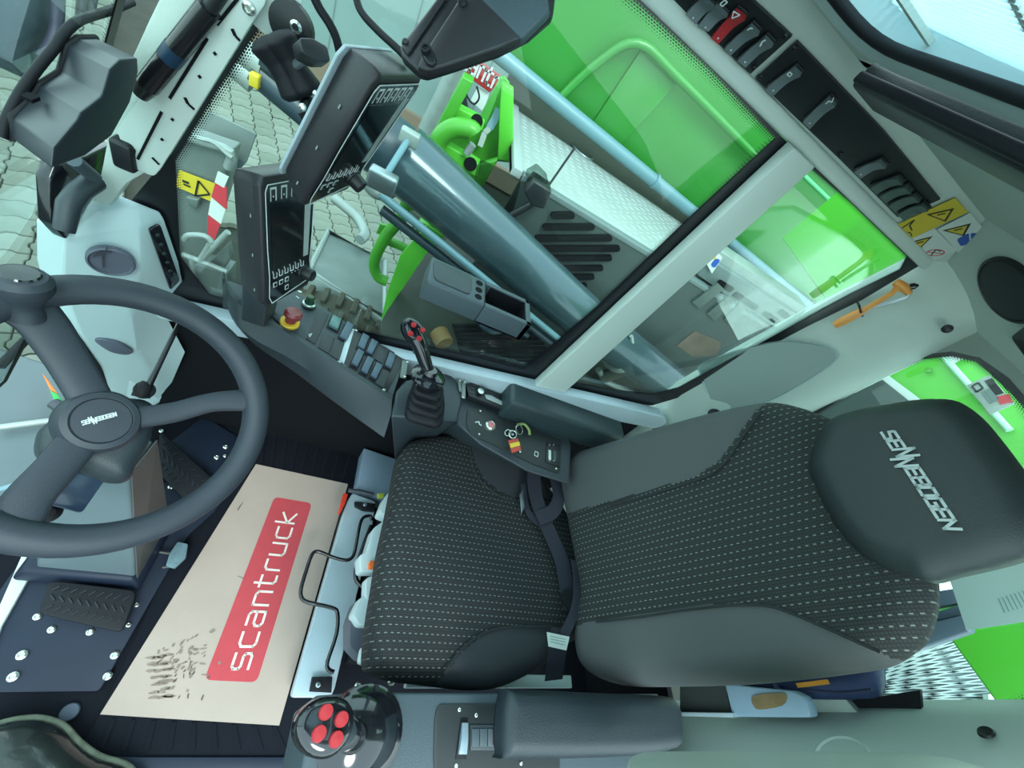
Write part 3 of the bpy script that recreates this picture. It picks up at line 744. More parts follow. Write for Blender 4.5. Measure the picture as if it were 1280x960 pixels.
prism('lower_panel', [V((-.34, YB - .02, .55)), V((-6, YB - .02, .45)), V((-6, YB - .02, zb)), V((-.34, YB - .02, zb))], (0, -.05, 0), mat('boom_underside', (74, 80, 70), .5), bo)
dt = empty('deck_pipe', at(740, 165, y=-2.95), 'blue grey pipe running along the lower edge of the green boom', 'pipe')
pa, pb = at(606, 54, y=-2.95), at(1024, 394, y=-2.95)
tube('pipe', [pa, pb], .045, tube_m, dt, n=14)
for q in ((818, 226), (870, 270)): c = at(*q, y=-2.95); lathe('pipe_collar', c, (pb - pa).normalized(), [(.045, -.01), (.052, -.01), (.052, .01), (.045, .01)], tube_m, dt)
# deck of tread plate
dk = empty('tread_plate_deck', (-1.3, -2.5, .82), 'white aluminium tread plate deck between the engine box and the boom', 'deck')
DZ = .82
q = ats([(640, 122), (632, 108), (1035, 420), (930, 400), (868, 300), (648, 212)], z=DZ)
x0 = at(640, 200, z=DZ).x; 
prism('deck_plate', [V((x0, -2.02, DZ)), V((-2.35, -2.02, DZ)), V((-2.35, -3.0, DZ)), V((x0, -3.0, DZ))], (0, 0, -.03), deck_m, dk, bevel=.003)
g = G()
for i in range(26):
    for j in range(15):
        c = V((x0 - .10 - i * .070, -2.06 - j * .063, DZ)); s_ = 1 if (i + j) % 2 else -1
        dxx = V((.026, .012 * s_, 0)); dy = V((-.006 * s_, .010, 0))
        g.add([c - dxx, c + dy, c + dxx, c - dy, c + V((0, 0, .004))], [[0, 1, 4], [1, 2, 4], [2, 3, 4], [3, 0, 4]])
tag(g.mk('tread_lug', deck_m, dk), kind='stuff')
prism('edge_strip', [V((x0 + .0, -2.0, DZ + .02)), V((x0 - .05, -2.0, DZ + .02)), V((x0 - .05, -3.0, DZ + .02)), V((x0, -3.0, DZ + .02))], (0, 0, -.05), deck_m, dk, bevel=.003)
c = at(728, 190, z=DZ); tube('filler_ring', [c + V((.09 * math.cos(t * .4), .09 * math.sin(t * .4), .005)) for t in range(16)], .008, steel, dk, closed=True)
# engine box with diagonal cooling slots
eb = empty('engine_box', (-1.5, -2.0, .5), 'dark grey engine housing with rows of diagonal cooling slots', 'machine housing')
ex0 = at(650, 226, y=-2).x
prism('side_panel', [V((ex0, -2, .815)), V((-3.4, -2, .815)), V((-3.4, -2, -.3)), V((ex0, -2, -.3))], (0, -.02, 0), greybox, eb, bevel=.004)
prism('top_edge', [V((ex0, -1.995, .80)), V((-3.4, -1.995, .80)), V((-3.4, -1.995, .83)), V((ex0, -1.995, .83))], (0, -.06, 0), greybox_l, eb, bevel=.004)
for (a, b) in [((692, 270.5), (715, 270.5)), ((682, 285), (740, 285)), ((672, 299), (762, 299)), ((672, 312), (772, 312)), ((682, 324), (762, 324)), ((696, 336.5), (751, 336.5)), ((716, 347.5), (740, 347.5)), ((722, 358.5), (731, 358.5))]:
    A, B = at(*a, y=-1.975), at(*b, y=-1.975); d = (B - A).normalized(); up = d.cross(V((0, 1, 0))) * .016; n_ = 6
    pts = [A + up * math.cos(math.pi * k / n_) * 1 - d * .016 * math.sin(math.pi * k / n_) for k in range(n_ + 1)] + [B - up * math.cos(math.pi * k / n_) + d * .016 * math.sin(math.pi * k / n_) for k in range(n_ + 1)]
    prism('cooling_slot', pts, (0, -.03, 0), void, eb, smooth=0)
for px in ([(865, 378), (897, 355), (905, 362), (874, 386)], [(884, 392), (911, 370), (919, 377), (893, 402)], [(905, 400), (926, 378), (934, 385), (914, 408)]):
    prism('louvre', ats(px, y=-1.985), (0, -.02, 0), mat('louvre_grey', (84, 96, 92), .5), eb, bevel=.002)
pxprism('rust_patch', [(846, 432), (868, 414), (884, 420), (902, 428), (896, 444), (866, 446)], (0, -.004, 0), mat('primer_brown', (110, 92, 80), .8, var=.2), eb, y=-1.995, bevel=0)
# small pale box row on the deck
vb = empty('vent_box', at(930, 360, y=-2.1), 'pale grey vent box with oval openings and a small warning sticker', 'machine housing')
q = ats([(868, 340), (876, 318), (892, 311), (1010, 396), (984, 420)], y=-2.12)
prism('box_body', ats([(872, 344), (884, 322), (1004, 398), (984, 424)], y=-2.05), (0, -.22, 0), greybox_l, vb, bevel=.006)
prism('box_lid', ats([(880, 326), (894, 309), (1012, 388), (1003, 402)], y=-2.10), (0, -.18, 0), galv_l, vb, bevel=.006)
for px in ([(897, 352), (915, 363)], [(918, 367), (946, 386)], [(954, 391), (972, 403)], [(975, 389), (985, 397)]):
    A, B = at(*px[0], y=-2.045), at(*px[1], y=-2.045); v, f = P_ribbon([A, A.lerp(B, .1), A.lerp(B, .9), B], (B - A).cross(V((0, 1, 0))), [.03, .04, .04, .03], .004); mk('oval_opening', v, f, void, vb)
sq = ats([(879, 322), (893, 311), (903, 322), (890, 342)], y=-2.03); prism('sticker', sq, (0, -.003, 0), stickw, vb, smooth=0)
prism('sticker_triangle', ats([(884, 322), (893, 314), (896, 324)], y=-2.027), (0, -.002, 0), yellow, vb, smooth=0)
prism('sticker_disc', rounded(ats([(888, 331), (895, 323), (901, 325), (893, 336)], y=-2.027), .02, 3), (0, -.002, 0), print_blue, vb, smooth=0)
# aerial with its beacon box
an = empty('aerial', at(688, 232, y=-2.1), 'thin black whip aerial standing on the engine box', 'aerial')
tube('whip', [at(683, 236, y=-2.0), at(717, 187, y=-2.3)], .006, rubber, an, n=6)
wl = empty('work_lamp', at(670, 240, y=-1.95), 'black work lamp at the front corner of the engine box', 'lamp')
pxprism('lamp_body', [(655, 240), (668, 226), (690, 240), (680, 262), (664, 258)], (0, -.12, 0), plastic_bk, wl, y=-1.9, bevel=.01)
pxprism('lens', [(658, 222), (672, 214), (686, 228), (676, 240), (662, 236)], (0, -.1, 0), glass_dk, wl, y=-1.95, bevel=.008)
tube('stay', [at(664, 255, y=-1.95), at(634, 272, y=-1.95)], .018, plastic_bk, wl)
fl = prism('dark_reflection_sheet', rounded(ats([(600, 199), (652, 226), (640, 270), (618, 292), (590, 262), (594, 215)], y=-1.98), .03, 3), (0, -.012, 0), glass_dk)  # tinted sheet added to imitate a dark reflection in the side window
tag(fl, 'dark see-through sheet standing in for a window reflection ahead of the engine box', 'reflection')
# lift cylinder
lc = empty('lift_cylinder', at(640, 300, y=-1.6), 'long blue grey hydraulic cylinder slanting past the side window', 'hydraulic cylinder')
A = CAM + ray(500, 196) / F * 1.6; B = CAM + ray(735, 402) / F * 2.3; C2 = CAM + ray(852, 492) / F * 2.75
tube('barrel', [A, A.lerp(B, .02), B, C2], [.137, .140, .134, .128], cyl_m, lc, n=28)
ax = (B - A).normalized()
tube('barrel_ring', [B + ax * .35, B + ax * .40], .142, galv_l, lc, n=28)
A2 = CAM + ray(430, 150) / F * 1.48
tube('rod_guard', [A2 - ax * .1, A], [.122, .127], dkhose, lc, n=24)
tube('side_line', [A + V((.02, .17, -.10)), B + V((.02, .17, -.12))], .018, tube_m, lc)
tube('side_line', [A + V((.0, .15, -.17)), B + V((.0, .15, -.19))], .022, dkhose, lc)
cl = empty('cylinder_clamp', at(497, 210, y=-1.4), 'shiny clamp block on the front end of the grey cylinder', 'clamp')
k1, k2 = CAM + ray(478, 226) / F * 1.36, CAM + ray(512, 172) / F * 1.40
box('clamp_block', k1, .10, .05, .07, steel, cl, bevel=.01); tube('clamp_rod', [k1, k2], .012, tube_m, cl); box('clamp_block', k2, .07, .04, .05, galv_l, cl, bevel=.008)
pc = empty('pipe_elbow', at(480, 262, y=-1.7), 'pale bent pipe end beneath the cylinder clamp', 'pipe')
tube('elbow', ats([(458, 226), (470, 240), (486, 240), (494, 230)], y=-1.7), .03, galv_l, pc, sub=4)
# green mounting frame
gf = empty('green_mounting_frame', at(590, 170, y=-2.4), 'bright green welded mounting frame in front of the white deck', 'machine frame')
def gp(nm, px, y, th, M=green, b=.006, rd=0): return pxprism(nm, px, (0, -th, 0), M, gf, bevel=b, y=y, rd=rd)
gp('post', [(578, 96), (592, 103), (553, 172), (541, 168)], -2.25, .10)
gp('back_plate', [(566, 133), (604, 152), (630, 95), (637, 104), (640, 204), (622, 202), (600, 236), (540, 190), (548, 165)], -2.45, .03)
gp('rail', [(566, 131), (606, 152), (603, 164), (562, 143)], -2.30, .08, green_l)
gp('end_plate', [(626, 103), (642, 112), (641, 203), (622, 200)], -2.35, .06, green_l)
gp('gusset', [(607, 158), (630, 98), (626, 96), (600, 146)], -2.33, .04, mat('green_edge', (74, 150, 60), .4))
gp('lower_rail', [(556, 180), (600, 206), (596, 222), (549, 192)], -2.22, .08, green_l)
gp('bracket', [(600, 206), (622, 200), (604, 234), (592, 232)], -2.28, .05)
tube('bent_handle', ats([(544, 188), (550, 172), (568, 160), (588, 162), (592, 166)], y=-2.2), .045, green, gf, sub=5, n=14)
for c, r in (((596, 151), .03), ((588, 205), .035)): lathe('lug_hole', at(*c, y=-2.215), V((0, 1, 0)), [(r, 0), (r, .004), (0, .004)], void, gf)
tube('fuse_pin', ats([(583, 192), (591, 180)], y=-2.2), .02, galv_l, gf)
sym(ats([(600, 183), (606, 166), (612, 160)], y=-2.405), V((0, 1, 0)), .03, print_w, gf, 'rating_sticker')
sym(ats([(612, 160), (620, 146), (624, 136)], y=-2.405), V((0, 1, 0)), .04, mat('pale_sticker', (160, 190, 220), .5), gf, 'rating_sticker')
# green handrail lower left
hr = empty('green_handrail', at(500, 300, y=-2), 'green bent tube handrail beside the paving', 'handrail')
tube('rail_tube', ats([(509, 250), (502, 272), (482, 296), (468, 326), (472, 345), (484, 352)], y=-1.9), .03, green, hr, sub=5, n=14)
tube('cross_tube', ats([(482, 300), (502, 308), (520, 318)], y=-1.95), .024, green, hr, n=12)
pxprism('rail_plate', [(475, 280), (487, 284), (484, 296), (470, 292)], (0, -.02, 0), green, hr, y=-1.93)
fd = empty('green_fender_plate', at(520, 330, y=-1.9), 'bright green tapering fender plate above the muddy tyre', 'fender')
pxprism('fender_face', [(533, 282), (556, 296), (532, 318), (476, 402), (484, 365), (500, 320)], (0, -.02, 0), green_l, fd, y=-1.8)
pxprism('fender_back', [(524, 278), (540, 282), (528, 302), (512, 300)], (0, -.05, 0), green, fd, y=-1.95)
# dark chassis cover
cc = empty('chassis_cover', (-.8, -1.7, .02), 'dark olive chassis cover with a slotted grating', 'machine cover')
prism('cover_plate', ats([(476, 402), (484, 388), (532, 318), (560, 298), (640, 330), (860, 470), (860, 520), (560, 480), (476, 420)], z=0), (0, 0, -.05), olive, cc, bevel=.004)
for k in range(10):
    A, B = at(566 + k * 1.5, 407 + k * 5.2, z=.012), at(668 + k * 3, 405 + k * 6, z=.012); v, f = P_ribbon([A, B], (B - A).cross(V((0, 0, 1))), .022, .006); mk('grating_slot', v, f, void, cc)
tube('coupling', [at(548, 415, z=.05), at(556, 430, z=.05)], .05, mat('rusty_flange', (120, 96, 56), .7), cc)
tube('hose', ats([(600, 405), (615, 415), (640, 412), (660, 420)], z=.03), .02, dkhose, cc, sub=4)
cp1 = empty('hose_coupling', at(765, 465, y=-1.9), 'metal hose coupling with hoses below the rear side window', 'coupling')
tube('coupling_body', ats([(752, 472), (778, 462)], y=-1.7), .045, olive, cp1)
tube('hose', ats([(740, 440), (765, 448), (782, 468)], y=-1.7), .03, dkhose, cp1, sub=4)
tube('hose', ats([(748, 462), (760, 478), (790, 490)], y=-1.7), .022, galv, cp1, sub=4)
tube('strap', ats([(789, 420), (790, 440), (778, 455)], y=-1.65), .012, galv_l, cp1, sub=4)
ty = empty('muddy_tyre', (.1, -1.75, -.75), 'muddy brown tyre tread seen below the grey console', 'tyre')
tc_ = V((.12, -1.78, -.82)); v, f = P_lathe(tc_, (0, 1, 0), [(.30, -.16), (.46, -.17), (.52, -.13), (.53, 0), (.52, .13), (.46, .17), (.30, .16)], 48); mk('tyre_body', v, f, tyre_m, ty)
for k in range(40):
    t = 2 * math.pi * k / 40
    for s_ in (-1, 1):
        if math.sin(t) > .2:
            r_ = V((math.cos(t + s_ * .03), 0, math.sin(t + s_ * .03))); box('tread_lug', tc_ + r_ * .54 + V((0, s_ * .08, 0)), .03, .12, .03, tyre_m, ty, ax=(V((-r_.z, 0, r_.x)).normalized(), V((0, 1, 0)), r_), bevel=.004, segs=1)
# galvanised step
sp_ = empty('galvanised_step', at(440, 330, z=-.3), 'galvanised tray step with a raised rim over the paving', 'step')
q = ats([(410, 290), (482, 327), (480, 397), (386, 338)], z=-.3)
prism('tray', q, (0, 0, -.03), galv, sp_, bevel=.003)
tube('rim', q, .022, galv_l, sp_, closed=True, n=8)
prism('front_board', [q[3], q[2], q[2] + V((0, .05, -.16)), q[3] + V((0, .05, -.16))], (0, .02, 0), galv_l, sp_, bevel=.003)
tube('grab_bar', ats([(418, 248), (446, 272), (456, 292), (450, 300)], z=-.25), .035, galv_l, sp_, sub=4)
# skip / galvanised container with label and barrier tape
gc = empty('galvanised_container', at(250, 240, y=-2), 'open topped galvanised container with a yellow warning label', 'container')
pxprism('body', [(205, 205), (222, 168), (288, 190), (282, 232), (262, 300), (262, 372), (238, 350), (200, 300)], (0, -.12, 0), galv, gc, y=-1.95, bevel=.01)
g = G()
bx_ = ats([(240, 162), (262, 140), (320, 168), (296, 196)], y=-2.2)
dn = V((0.02, .05, -.14))
for i in range(4):
    a, b = bx_[i], bx_[(i + 1) % 4]; g.add(*P_prism([a, b, b + dn, a + dn], (0, -.012, 0)))
g.mk('open_bin', galv, gc, bevel=0)
prism('bin_floor', [p + dn for p in bx_], (0, -.01, 0), mat('bin_inside', (96, 116, 122), .5), gc)
tube('rim_tube', ats([(222, 168), (256, 178), (288, 190), (285, 210)], y=-1.93), .02, galv_l, gc, sub=3)
tube('chain', [at(234 + k * 7, 162 + k * 4 + 3 * math.sin(k), y=-1.9) for k in range(9)], .009, galv_l, gc, n=6)
pxprism('warning_label', [(224, 213), (269, 230), (264, 252), (219, 233)], (0, -.004, 0), yellow, gc, y=-1.93, bevel=0)
tt = ats([(248, 226), (262, 243), (244, 245)], y=-1.925)
sym(tt + [tt[0]], V((0, 1, 0)), .008, print_b, gc); sym(ats([(228, 226), (236, 229)], y=-1.925), V((0, 1, 0)), .012, print_b, gc); sym(ats([(229, 230), (238, 234)], y=-1.925), V((0, 1, 0)), .008, print_b, gc)
pxprism('latch', [(232, 246), (248, 250), (246, 262), (236, 258)], (0, -.03, 0), galv, gc, y=-1.90, bevel=.006)
bt = empty('barrier_board', at(270, 260, y=-1.9), 'red and white striped warning board on the container edge', 'warning board')
for k, px in enumerate(([(272, 215), (285, 222), (280, 235), (268, 228)], [(269, 229), (283, 235), (283, 262), (264, 246)], [(264, 247), (282, 262), (276, 280), (260, 268)], [(260, 269), (275, 281), (268, 300), (259, 294)])):
    pxprism('stripe', px, (0, -.01, 0), (stickw, print_red)[k % 2], bt, y=-1.91, bevel=0)
stp = empty('access_step_frame', at(255, 310, y=-2), 'pale welded access step frame below the warning board', 'step')
for px in ([(230, 300), (236, 294), (256, 295), (265, 303)], [(250, 326), (285, 290)], [(228, 318), (250, 326), (284, 340)], [(262, 306), (250, 326)], [(240, 324), (242, 352)]):
    tube('frame_bar', ats(px, y=-1.8), .014, galv_l, stp, sub=3 if len(px) > 3 else 0, n=8)
pxprism('step_body', [(244, 330), (284, 342), (284, 378), (262, 374), (240, 354)], (0, -.12, 0), galv, stp, y=-1.84, bevel=.006)
pxprism('step_pocket', [(262, 328), (284, 306), (288, 322), (280, 336)], (0, -.05, 0), galv, stp, y=-1.84, bevel=.004)
# stowed hydraulic cylinders behind the mount
hs = empty('stabiliser_cylinders', at(360, 120, y=-2), 'pair of dark blue grey cylinders with a yellow clamp behind the black mount', 'hydraulic cylinder')
for a, b, r_, M in (((318, 88), (390, 150), .055, dkhose), ((330, 72), (404, 130), .05, dkhose), ((290, 78), (318, 102), .05, galv_l), ((300, 62), (330, 84), .05, galv_l)):
    tube('cylinder', [at(*a, y=-2), at(*b, y=-2)], r_, M, hs, n=16)
box('yellow_clamp', at(319, 100, y=-1.94), .035, .04, .05, yellow, hs, bevel=.006)
# pale truck body with the red sign
tr = empty('pale_truck_body', (-.5, -7.2, .2), 'pale grey truck body standing beyond the machine', 'vehicle body')
YT = -7.2
prism('side_wall', [V((2.6, YT, -1.0)), V((-2.2, YT, -1.0)), V((-2.2, YT, 2.3)), V((2.6, YT, 2.3))], (0, -.2, 0), wallm, tr, bevel=.01)
for xx in (1.6, .6, -.5): prism('panel_seam', [V((xx, YT + .004, -1.0)), V((xx - .02, YT + .004, -1.0)), V((xx - .02, YT + .004, 2.3)), V((xx, YT + .004, 2.3))], (0, -.003, 0), greybox_l, tr, smooth=0)
pxprism('side_marker', [(560, 112), (583, 122), (586, 142), (566, 150), (558, 130)], (0, -.05, 0), plastic_bk, tr, y=YT + .1)
tube('drain_pipe', ats([(574, 80), (532, 164)], y=-5.5), .10, galv_l, tr, n=14)
prism('skirt', [V((2.6, YT + .1, -1.3)), V((-2.2, YT + .1, -1.3)), V((-2.2, YT + .1, -.98)), V((2.6, YT + .1, -.98))], (0, -.3, 0), mat('plinth_brown', (120, 104, 88), .8), tr)
sg = empty('red_shop_sign', at(600, 90, y=-6.6), 'red sign board with white lettering beyond the green frame', 'sign')
q = ats([(561, 72), (594, 62), (628, 98), (612, 116)], y=-6.5)
sq = [at(612, 116, y=-6.5), at(560, 78, y=-6.5), at(576, 60, y=-6.5), at(628, 97, y=-6.5)]
prism('board', sq, (0, -.05, 0), mat('sign_red', (176, 46, 46), .45), sg, bevel=.01)
pxprism('lower_board', [(598, 108), (612, 116), (604, 140), (588, 126)], (0, -.05, 0), stickw, sg, y=-6.55)
fr_ = frame(at(567, 76, y=-6.49), at(618, 112, y=-6.49), at(577, 60, y=-6.49))
lettering('sign_lettering', 'scantr', fr_, (at(567, 76, y=-6.49) - at(575, 63, y=-6.49)).length, print_w, sg, stroke=.2, width=(at(567, 76, y=-6.49) - at(619, 112, y=-6.49)).length)
for d_ in (0,):
    tube('hanging_cable', ats([(586, 104), (583, 118), (592, 130), (599, 122), (596, 108)], y=-6.3), .014, rubber, sg, sub=4, n=6)

# ground-level grey hood seen through the windscreen
gh = empty('grey_front_hood', (1.1, -.9, -.6), 'grey sloping hood seen below through the windscreen', 'machine hood')
prism('hood_panel', [V((1.95, -1.25, -.62)), V((1.0, -1.15, -.6)), V((.80, -.4, -.6)), V((.7, .6, -.6)), V((2.4, .6, -.62))], (0, 0, -.05), mat('hood_paint', (80, 96, 98), .45, var=.06), gh, bevel=.02)
tube('hood_edge', [at(0, 534, z=-.57), at(84, 523, z=-.57)], .012, galv_l, gh)
tube('hood_edge', [at(0, 612, z=-.57), at(50, 596, z=-.57)], .010, tube_m, gh)
ml = empty('marker_lamp', at(62, 485, z=-.5), 'small orange and green marker lamp on the grey hood', 'lamp')
prism('orange_lens', ats([(52, 465), (60, 475), (72, 492), (62, 486)], z=-.5), (0, 0, -.04), orange2, ml, bevel=.004)
prism('green_lens', ats([(62, 487), (72, 492), (82, 506), (68, 502)], z=-.5), (0, 0, -.04), mat('lens_green', (40, 150, 70), .4), ml, bevel=.004)
tube('housing', ats([(67, 504), (80, 512), (90, 513)], z=-.5), .022, plastic, ml)
wp = tube('wiper_arm', ats([(0, 458), (30, 427), (60, 400)], z=-.25), .014, rubber, n=8); tag(wp, 'thin black wiper arm crossing outside the windscreen at left', 'wiper')  # windscreen wiper arm, drawn as a plain tube

# ------------------------------------------------------------------ behind the rear window
hb = empty('green_engine_hood', (-2.4, -.9, 1.2), 'bright green engine hood behind the rear window', 'machine hood')
YG = at(1100, 466, x=-2.3)
prism('hood_plate', [V((-2.3, -2.4, 1.22)), V((-2.3, .15, 1.10)), V((-2.3, .15, 1.75)), V((-2.3, -2.4, 1.75))], (-.5, 0, 0), green_l, hb, bevel=.01)
prism('lower_plate', [V((-2.35, -.3, 1.10)), V((-2.35, .3, 1.10)), V((-2.35, .3, .86)), V((-2.35, -.3, .80))], (-.3, 0, 0), green_l, hb, bevel=.01)
tube('hood_seam', [at(1178, 444, x=-2.28), at(1212, 482, x=-2.28), at(1262, 538, x=-2.28)], .012, mat('seam_pale', (190, 240, 210), .4), hb)
lathe('lock', at(1161, 463, x=-2.28), V((1, 0, 0)), [(.014, 0), (.012, .01), (0, .01)], green, hb)
wr = empty('white_rail', at(1120, 482, x=-2.1), 'white square rail between the engine box and the green hood', 'rail')
v, f = P_ribbon([at(1094, 464, x=-2.2), at(1160, 514, x=-2.2)], (1, 0, 0), .05, .035); mk('rail_bar', v, f, stickw, wr)
gb = prism('grey_rear_panel', ats([(1000, 520), (1092, 466), (1160, 520), (1100, 560), (1000, 560)], x=-2.1), (-.02, 0, 0), greybox); tag(gb, 'dark grey machine panel behind the lower rear window edge', 'machine housing')
sgp = empty('type_plate_sign', at(1230, 492, x=-1.9), 'small grey printed plate seen through the rear window', 'sign')
sq = ats([(1209, 482), (1237, 469), (1269, 505), (1238, 519)], x=-2.0)
prism('plate', sq, (.006, 0, 0), mat('plate_grey', (150, 160, 152), .4), sgp, bevel=.001)
ex_ = V((.008, 0, 0))
def spq(a, b): return bilin(sq, a, b) + ex_
sym([spq(.85, .12), spq(.8, .62)], V((1, 0, 0)), .020, print_b, sgp); sym([spq(.86, .68), spq(.78, .92)], V((1, 0, 0)), .030, print_red, sgp)
sym([spq(.15, .1), spq(.15, .3), spq(.45, .28), spq(.45, .08), spq(.15, .1)], V((1, 0, 0)), .006, print_b, sgp)
for k in (.62, .5, .36): sym([spq(k, .36), spq(k - .03, .75)], V((1, 0, 0)), .008, mat('plate_print', (110, 122, 120), .5), sgp)
prism('small_sticker', ats([(1183, 443), (1208, 446), (1190, 456)], x=-2.27), (.004, 0, 0), stickw, sgp)
bm_ = empty('rear_steel_beams', at(1100, 780, x=-1.8), 'pair of dark grey steel beams behind the backrest', 'beam')
for a, b, c, d in (((1150, 742), (1196, 735), (1205, 752), (1160, 762)), ((1080, 795), (1230, 745), (1290, 738), (1290, 752)), ):
    prism('beam', ats([a, b, c, d], x=-1.75), (-.05, 0, 0), mat('beam_grey', (84, 94, 110), .5), bm_, bevel=.004)
prism('beam', ats([(1050, 806), (1205, 768), (1212, 790), (1120, 822), (1080, 836)], x=-1.72), (-.05, 0, 0), mat('beam_grey', (84, 94, 110), .5), bm_, bevel=.006)
tube('cable_tie', ats([(1208, 770), (1214, 785)], x=-1.68), .006, galv_l, bm_)
pp_ = prism('paper_notice', ats([(1186, 722), (1290, 690), (1290, 776), (1208, 788)], x=-1.185), (-.0015, 0, 0), paper, smooth=0); tag(pp_, 'pale paper notice stuck inside the lower rear window', 'notice')
g = G()
for k in range(9): g.add(*P_ribbon([at(1248 + k * 5, 748 - k * 1.6, x=-1.183), at(1256 + k * 5.4, 766 - k * 1.6, x=-1.183)], (0, 1, .3), .0012, .0004))
g.mk('fine_print', mat('faint_print', (140, 170, 170), .6), pp_)
mp = empty('expanded_metal_walkway', at(1160, 830, x=-1.5), 'bright expanded metal walkway behind the rear window', 'walkway')
MW = [(1060, 884), (1120, 822), (1216, 784), (1292, 874)]
WZ = .55
qq = ats(MW, z=WZ)
prism('walkway_plate', qq, (0, 0, -.01), mat('walkway_grey', (88, 106, 112), .5), mp)
for s_ in (0, 1):
    for k in range(15):
        t = (k - 2) / 11; o_ = .22 if s_ else -.22
        A, B = bilin(qq, min(1, max(0, t)), .0), bilin(qq, min(1, max(0, t + o_)), .72)
        v, f = P_ribbon([A + V((0, 0, .004)), B + V((0, 0, .004))], V((0, 0, 1)), .016, .006); mk('mesh_strand', v, f, mat('strand_pale', (150, 164, 164), .5), mp)
prism('walkway_edge', ats([(1235, 868), (1290, 862), (1290, 880), (1238, 886)], z=WZ + .05), (0, 0, -.02), stickw, mp)

# ================================================================== FLOOR THINGS
mat_o = empty('rubber_floor_mat', at(300, 760, z=.0), 'black ribbed rubber mat covering the cab floor', 'floor mat')
mq = ats([(325, 519), (455, 552), (436, 640), (372, 946), (92, 946), (118, 905), (150, 840), (235, 650), (262, 600)], z=.006)
prism('mat_sheet', mq, (0, 0, -.006), blackmat, mat_o, bevel=.001)
for k in range(9):
    t = (k + .6) / 9.5; a, b = at(325 + 130 * t, 521 + 33 * t, z=.006), at(318 + 118 * t, 583 + 28 * t, z=.006)
    v, f = P_ribbon([a, b], (1, 0, 0), .008, .006); mk('mat_rib', v, f, blackmat, mat_o)
for k in range(9):
    t = (k + .5) / 9; a, b = at(130 + 225 * t, 898 + 11 * t, z=.006), at(112 + 258 * t, 938, z=.006)
    v, f = P_ribbon([a, b], (1, 0, 0), .008, .006); mk('mat_rib', v, f, blackmat, mat_o)
struct(prism('trim_10', ats([(95, 946), (372, 946), (368, 962), (85, 975)], z=.012), (0, 0, -.02), navy, bevel=.002))
# steel pedal plate
pp = empty('pedal_plate', at(100, 820, z=.0), 'dark blue steel floor plate carrying the pedals', 'floor plate')
prism('plate', rounded(ats([(34, 690), (255, 520), (320, 560), (268, 640), (236, 668), (124, 864), (-60, 866), (-60, 820)], z=.012), .01, 3), (0, 0, -.010), navy, pp, bevel=.001)
for c, r in [((47, 719), .005), ((47, 771), .008), ((65, 787), .008), ((113, 790), .008), ((28, 819), .010), ((17, 846), .010), ((144, 819), .009), ((135, 845), .009), ((171, 756), .006), ((161, 781), .006), ((282, 559), .008), ((271, 572), .008), ((214, 609), .008), ((202, 539), .007), ((281, 570), .005)]:
    bolt(at(*c, z=.012), V((0, 0, 1)), chrome, pp, r)
lathe('plug', at(87, 890, z=.007), V((0, 0, 1)), [(.017, 0), (.015, .003), (0, .003)], mat('plug_grey', (60, 70, 84), .5), mat_o)
def pedal(px, label, zz, ch):
    q = ats(px, z=zz); r = empty('pedal', sum(q, V()) / len(q) - V((0, 0, zz - .01)), label, 'pedal')
    n_ = V((0, 0, 1)); prism('pedal_pad', rounded(q, .018, 4), -n_ * .014, rubber, r, bevel=.003)
    c4 = [q[0], q[1], q[2], q[3]]
    for i in range(ch):
        for s_ in (0, 1, 2):
            u0 = .10 + .8 * i / (ch - 1); a0 = bilin(c4, u0 - .03, .15 + s_ * .28); a1 = bilin(c4, min(.97, u0 + .035), .29 + s_ * .28)
            if s_ % 2: a0, a1 = bilin(c4, min(.97, u0 + .035), .15 + s_ * .28), bilin(c4, u0 - .03, .29 + s_ * .28)
            v, f = P_ribbon([a0 + n_ * .001, a1 + n_ * .001], n_.cross(a1 - a0), .003, .004); mk('chevron_tread', v, f, mat('tread_rubber', (34, 37, 46), .4, spec=.4), r)
    box('pedal_hinge', sum(q, V()) / len(q) - V((0, 0, .03)), .12, .05, .04, void, r, bevel=.004)
    return r
pedal([(46, 766), (153, 791), (172, 738), (62, 725)], 'wide black rubber pedal on the near side of the steering column', .055, 9)
pedal([(196, 588), (236, 630), (268, 600), (200, 538)], 'black rubber pedal between the steering column and the console', .055, 8)
sp = empty('small_side_pedal', at(222, 692, z=.02), 'worn pale blue pad of a small side pedal beside the paper mat', 'pedal')
prism('pad', rounded(ats([(222, 677), (235, 680), (232, 697), (218, 710), (207, 707), (212, 692)], z=.05), .004, 3), (0, 0, -.014), padblue, sp, bevel=.004)
tube('pedal_rod', [at(214, 692, z=.04), at(200, 690, z=.03)], .0035, chrome, sp); tube('pedal_rod', [at(212, 708, z=.04), at(204, 709, z=.03)], .0035, chrome, sp)
